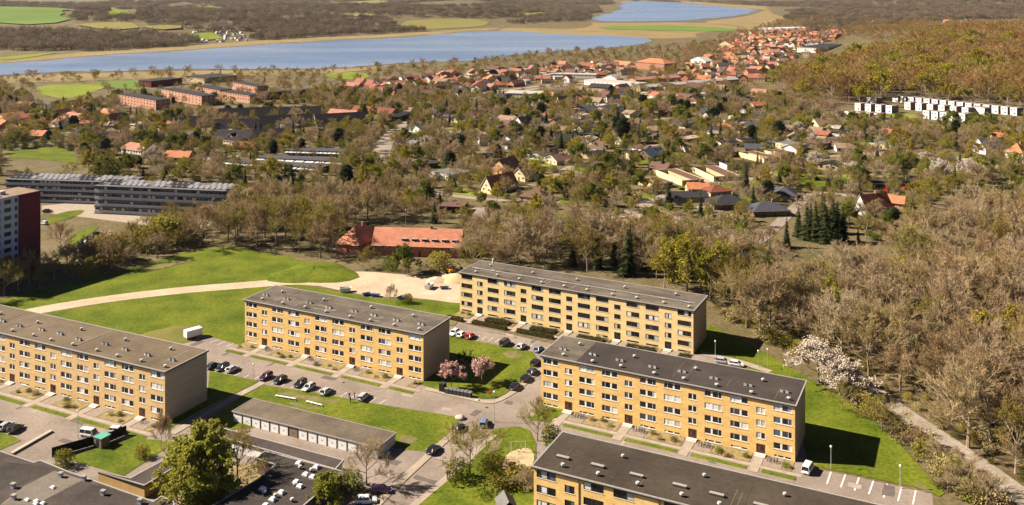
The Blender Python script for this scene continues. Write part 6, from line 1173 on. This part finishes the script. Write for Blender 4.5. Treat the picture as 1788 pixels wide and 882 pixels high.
heap(800,488,7,2.2,M['sand'],'sand heap beside the rear block'); heap(765,490,5,1.0,M['gravel'],'low gravel heap in the building yard',2); heap(550,478,16,2.4,M['grass'],'grassy mound at the end of the wide lawn',3); heap(300,585,9,1.0,mat('dry_bank', (.16,.12,.04), .95, col2=(.10,.12,.015), scale=.4), 'dry grass bank beside the trailer car park',4)
# play area
sw = empty('swing_frame', (*G(905,790), .2), YAW+.5, 'steel swing frame beside the sandpit', 'swing')
for sx in (-1.6, 1.6):
    for sy in (-1, 1): MB().tube((sx,sy,0), (sx,0,2.2), .05, .05, 5).build('leg', steel, sw)
MB().tube((-1.7,0,2.2), (1.7,0,2.2), .05, .05, 6).build('crossbar', steel, sw)
for sx in (-.6, .6): s_ = MB().box(sx-.22, sx+.22, -.12, .12, .5, .56).build('seat', tyre, sw); MB().tube((sx-.2,0,.55), (sx-.2,0,2.2), .01, .01, 3).tube((sx+.2,0,.55), (sx+.2,0,2.2), .01, .01, 3).build('chain', steel, s_)
ph = empty('play_tower', (*G(890,833), .1), YAW+.3, 'low wooden play tower with red slide', 'play tower'); wood = mat('play_wood', (.2,.12,.07), .9, var=.2, scale=2)
for sx in (-1, 1):
    for sy in (-1, 1): MB().box(sx-.07, sx+.07, sy-.07, sy+.07, 0, 2.4).build('post', wood, ph)
MB().box(-1.05, 1.05, -1.05, 1.05, 1.1, 1.2).build('deck', wood, ph); roof_mb(2.2, 2.2, 2.4, .8, 'x', .2, .08).build('roof', [wood, wood], ph, (-1.1,-1.1,0)); sl_ = MB(); sl_.v += [(1.05,-.35,1.15), (1.05,.35,1.15), (3.2,.35,.15), (3.2,-.35,.15), (1.05,-.35,1.05), (1.05,.35,1.05), (3.2,.35,.05), (3.2,-.35,.05)]
for q in ((3,2,1,0), (4,5,6,7), (0,1,5,4), (2,3,7,6), (1,2,6,5), (3,0,4,7)): sl_.f.append(q); sl_.mi.append(0)
sl_.build('slide', mat('slide_red', (.4,.04,.03), .4, var=.1, scale=2), ph)
kh = empty('play_house', (*G(884,895), .1), YAW+.7, 'grey roofed hut at the picture bottom beside the near block', 'hut'); MB().box(-1.6, 1.6, -2, 2, 0, 1.9).build('wall', wood, kh); roof_mb(3.2, 4, 1.9, 1.3, 'y', .3, .1).build('roof', [rm_('grey'), fascia], kh, (-1.6,-2,0))
P1('oshrub',860,822,3.2,'tangled brown bush before the sandpit',1.6); P1('oshrub',905,845,3.4,'tangled brown bush beside the near block',1.7); P1('bare',915,862,5,'small bare bush tree at the near block wall',1.1,0); P1('oshrub',870,852,2.6,'low brown bush behind the hut',1.8)
# low concrete wall in the left car park
(ax, ay), (bx, by) = G(20,794), G(90,754); L = math.hypot(bx-ax, by-ay); tag(MB().box(0, L, -.5, .5, 0, .45).build('low_wall', M['kerb'], None, (ax, ay, .03), math.atan2(by-ay, bx-ax)), 'low pale concrete wall in the left car park', 'wall')
# allotment huts beyond the lake
rr = random.Random(5); HM = MB().box(-2.5, 2.5, -2, 2, 0, 2.4, 0); HM.poly([(-2.5,-2,2.4), (2.5,-2,2.4), (2.5,0,3.6), (-2.5,0,3.6)], 1).poly([(-2.5,0,3.6), (2.5,0,3.6), (2.5,2,2.4), (-2.5,2,2.4)], 1); HM = [HM.mesh('allotment_hut', [wm('white'), rm_(k)]) for k in ('pale', 'grey', 'red')]
for i in range(110):
    u = rr.uniform(230,430); v = rr.uniform(60,80)-(u-230)*.02; x, y = GT(u, v)
    if blocked(x, y): continue
    tag(put('allotment_hut', HM[i % 3], None, (x, y, float(hills(x, y))), rr.uniform(0,3), 1.3), 'tiny white allotment hut beyond the lake', 'hut', 'allotment huts beyond the lake')
# ------------------------------------------------------------------ haze
hz = MB().box(-17000, 17000, -300, 27000, -3, 116).build('haze', []); hz['kind'] = 'stuff'; hz['label'] = 'thin pale air between the camera and the far hills'
hm = bpy.data.materials.new('thin_haze'); hm.use_nodes = True; ht_ = hm.node_tree
for n_ in list(ht_.nodes):
    if n_.type == 'BSDF_PRINCIPLED': ht_.nodes.remove(n_)
pv = ht_.nodes.new('ShaderNodeVolumePrincipled'); pv.inputs['Color'].default_value = (.80,.86,1,1); pv.inputs['Density'].default_value = 1.2e-5; pv.inputs['Anisotropy'].default_value = .3
ht_.links.new(pv.outputs[0], ht_.nodes['Material Output'].inputs['Volume']); hz.data.materials.append(hm); hz.display_type = 'WIRE'
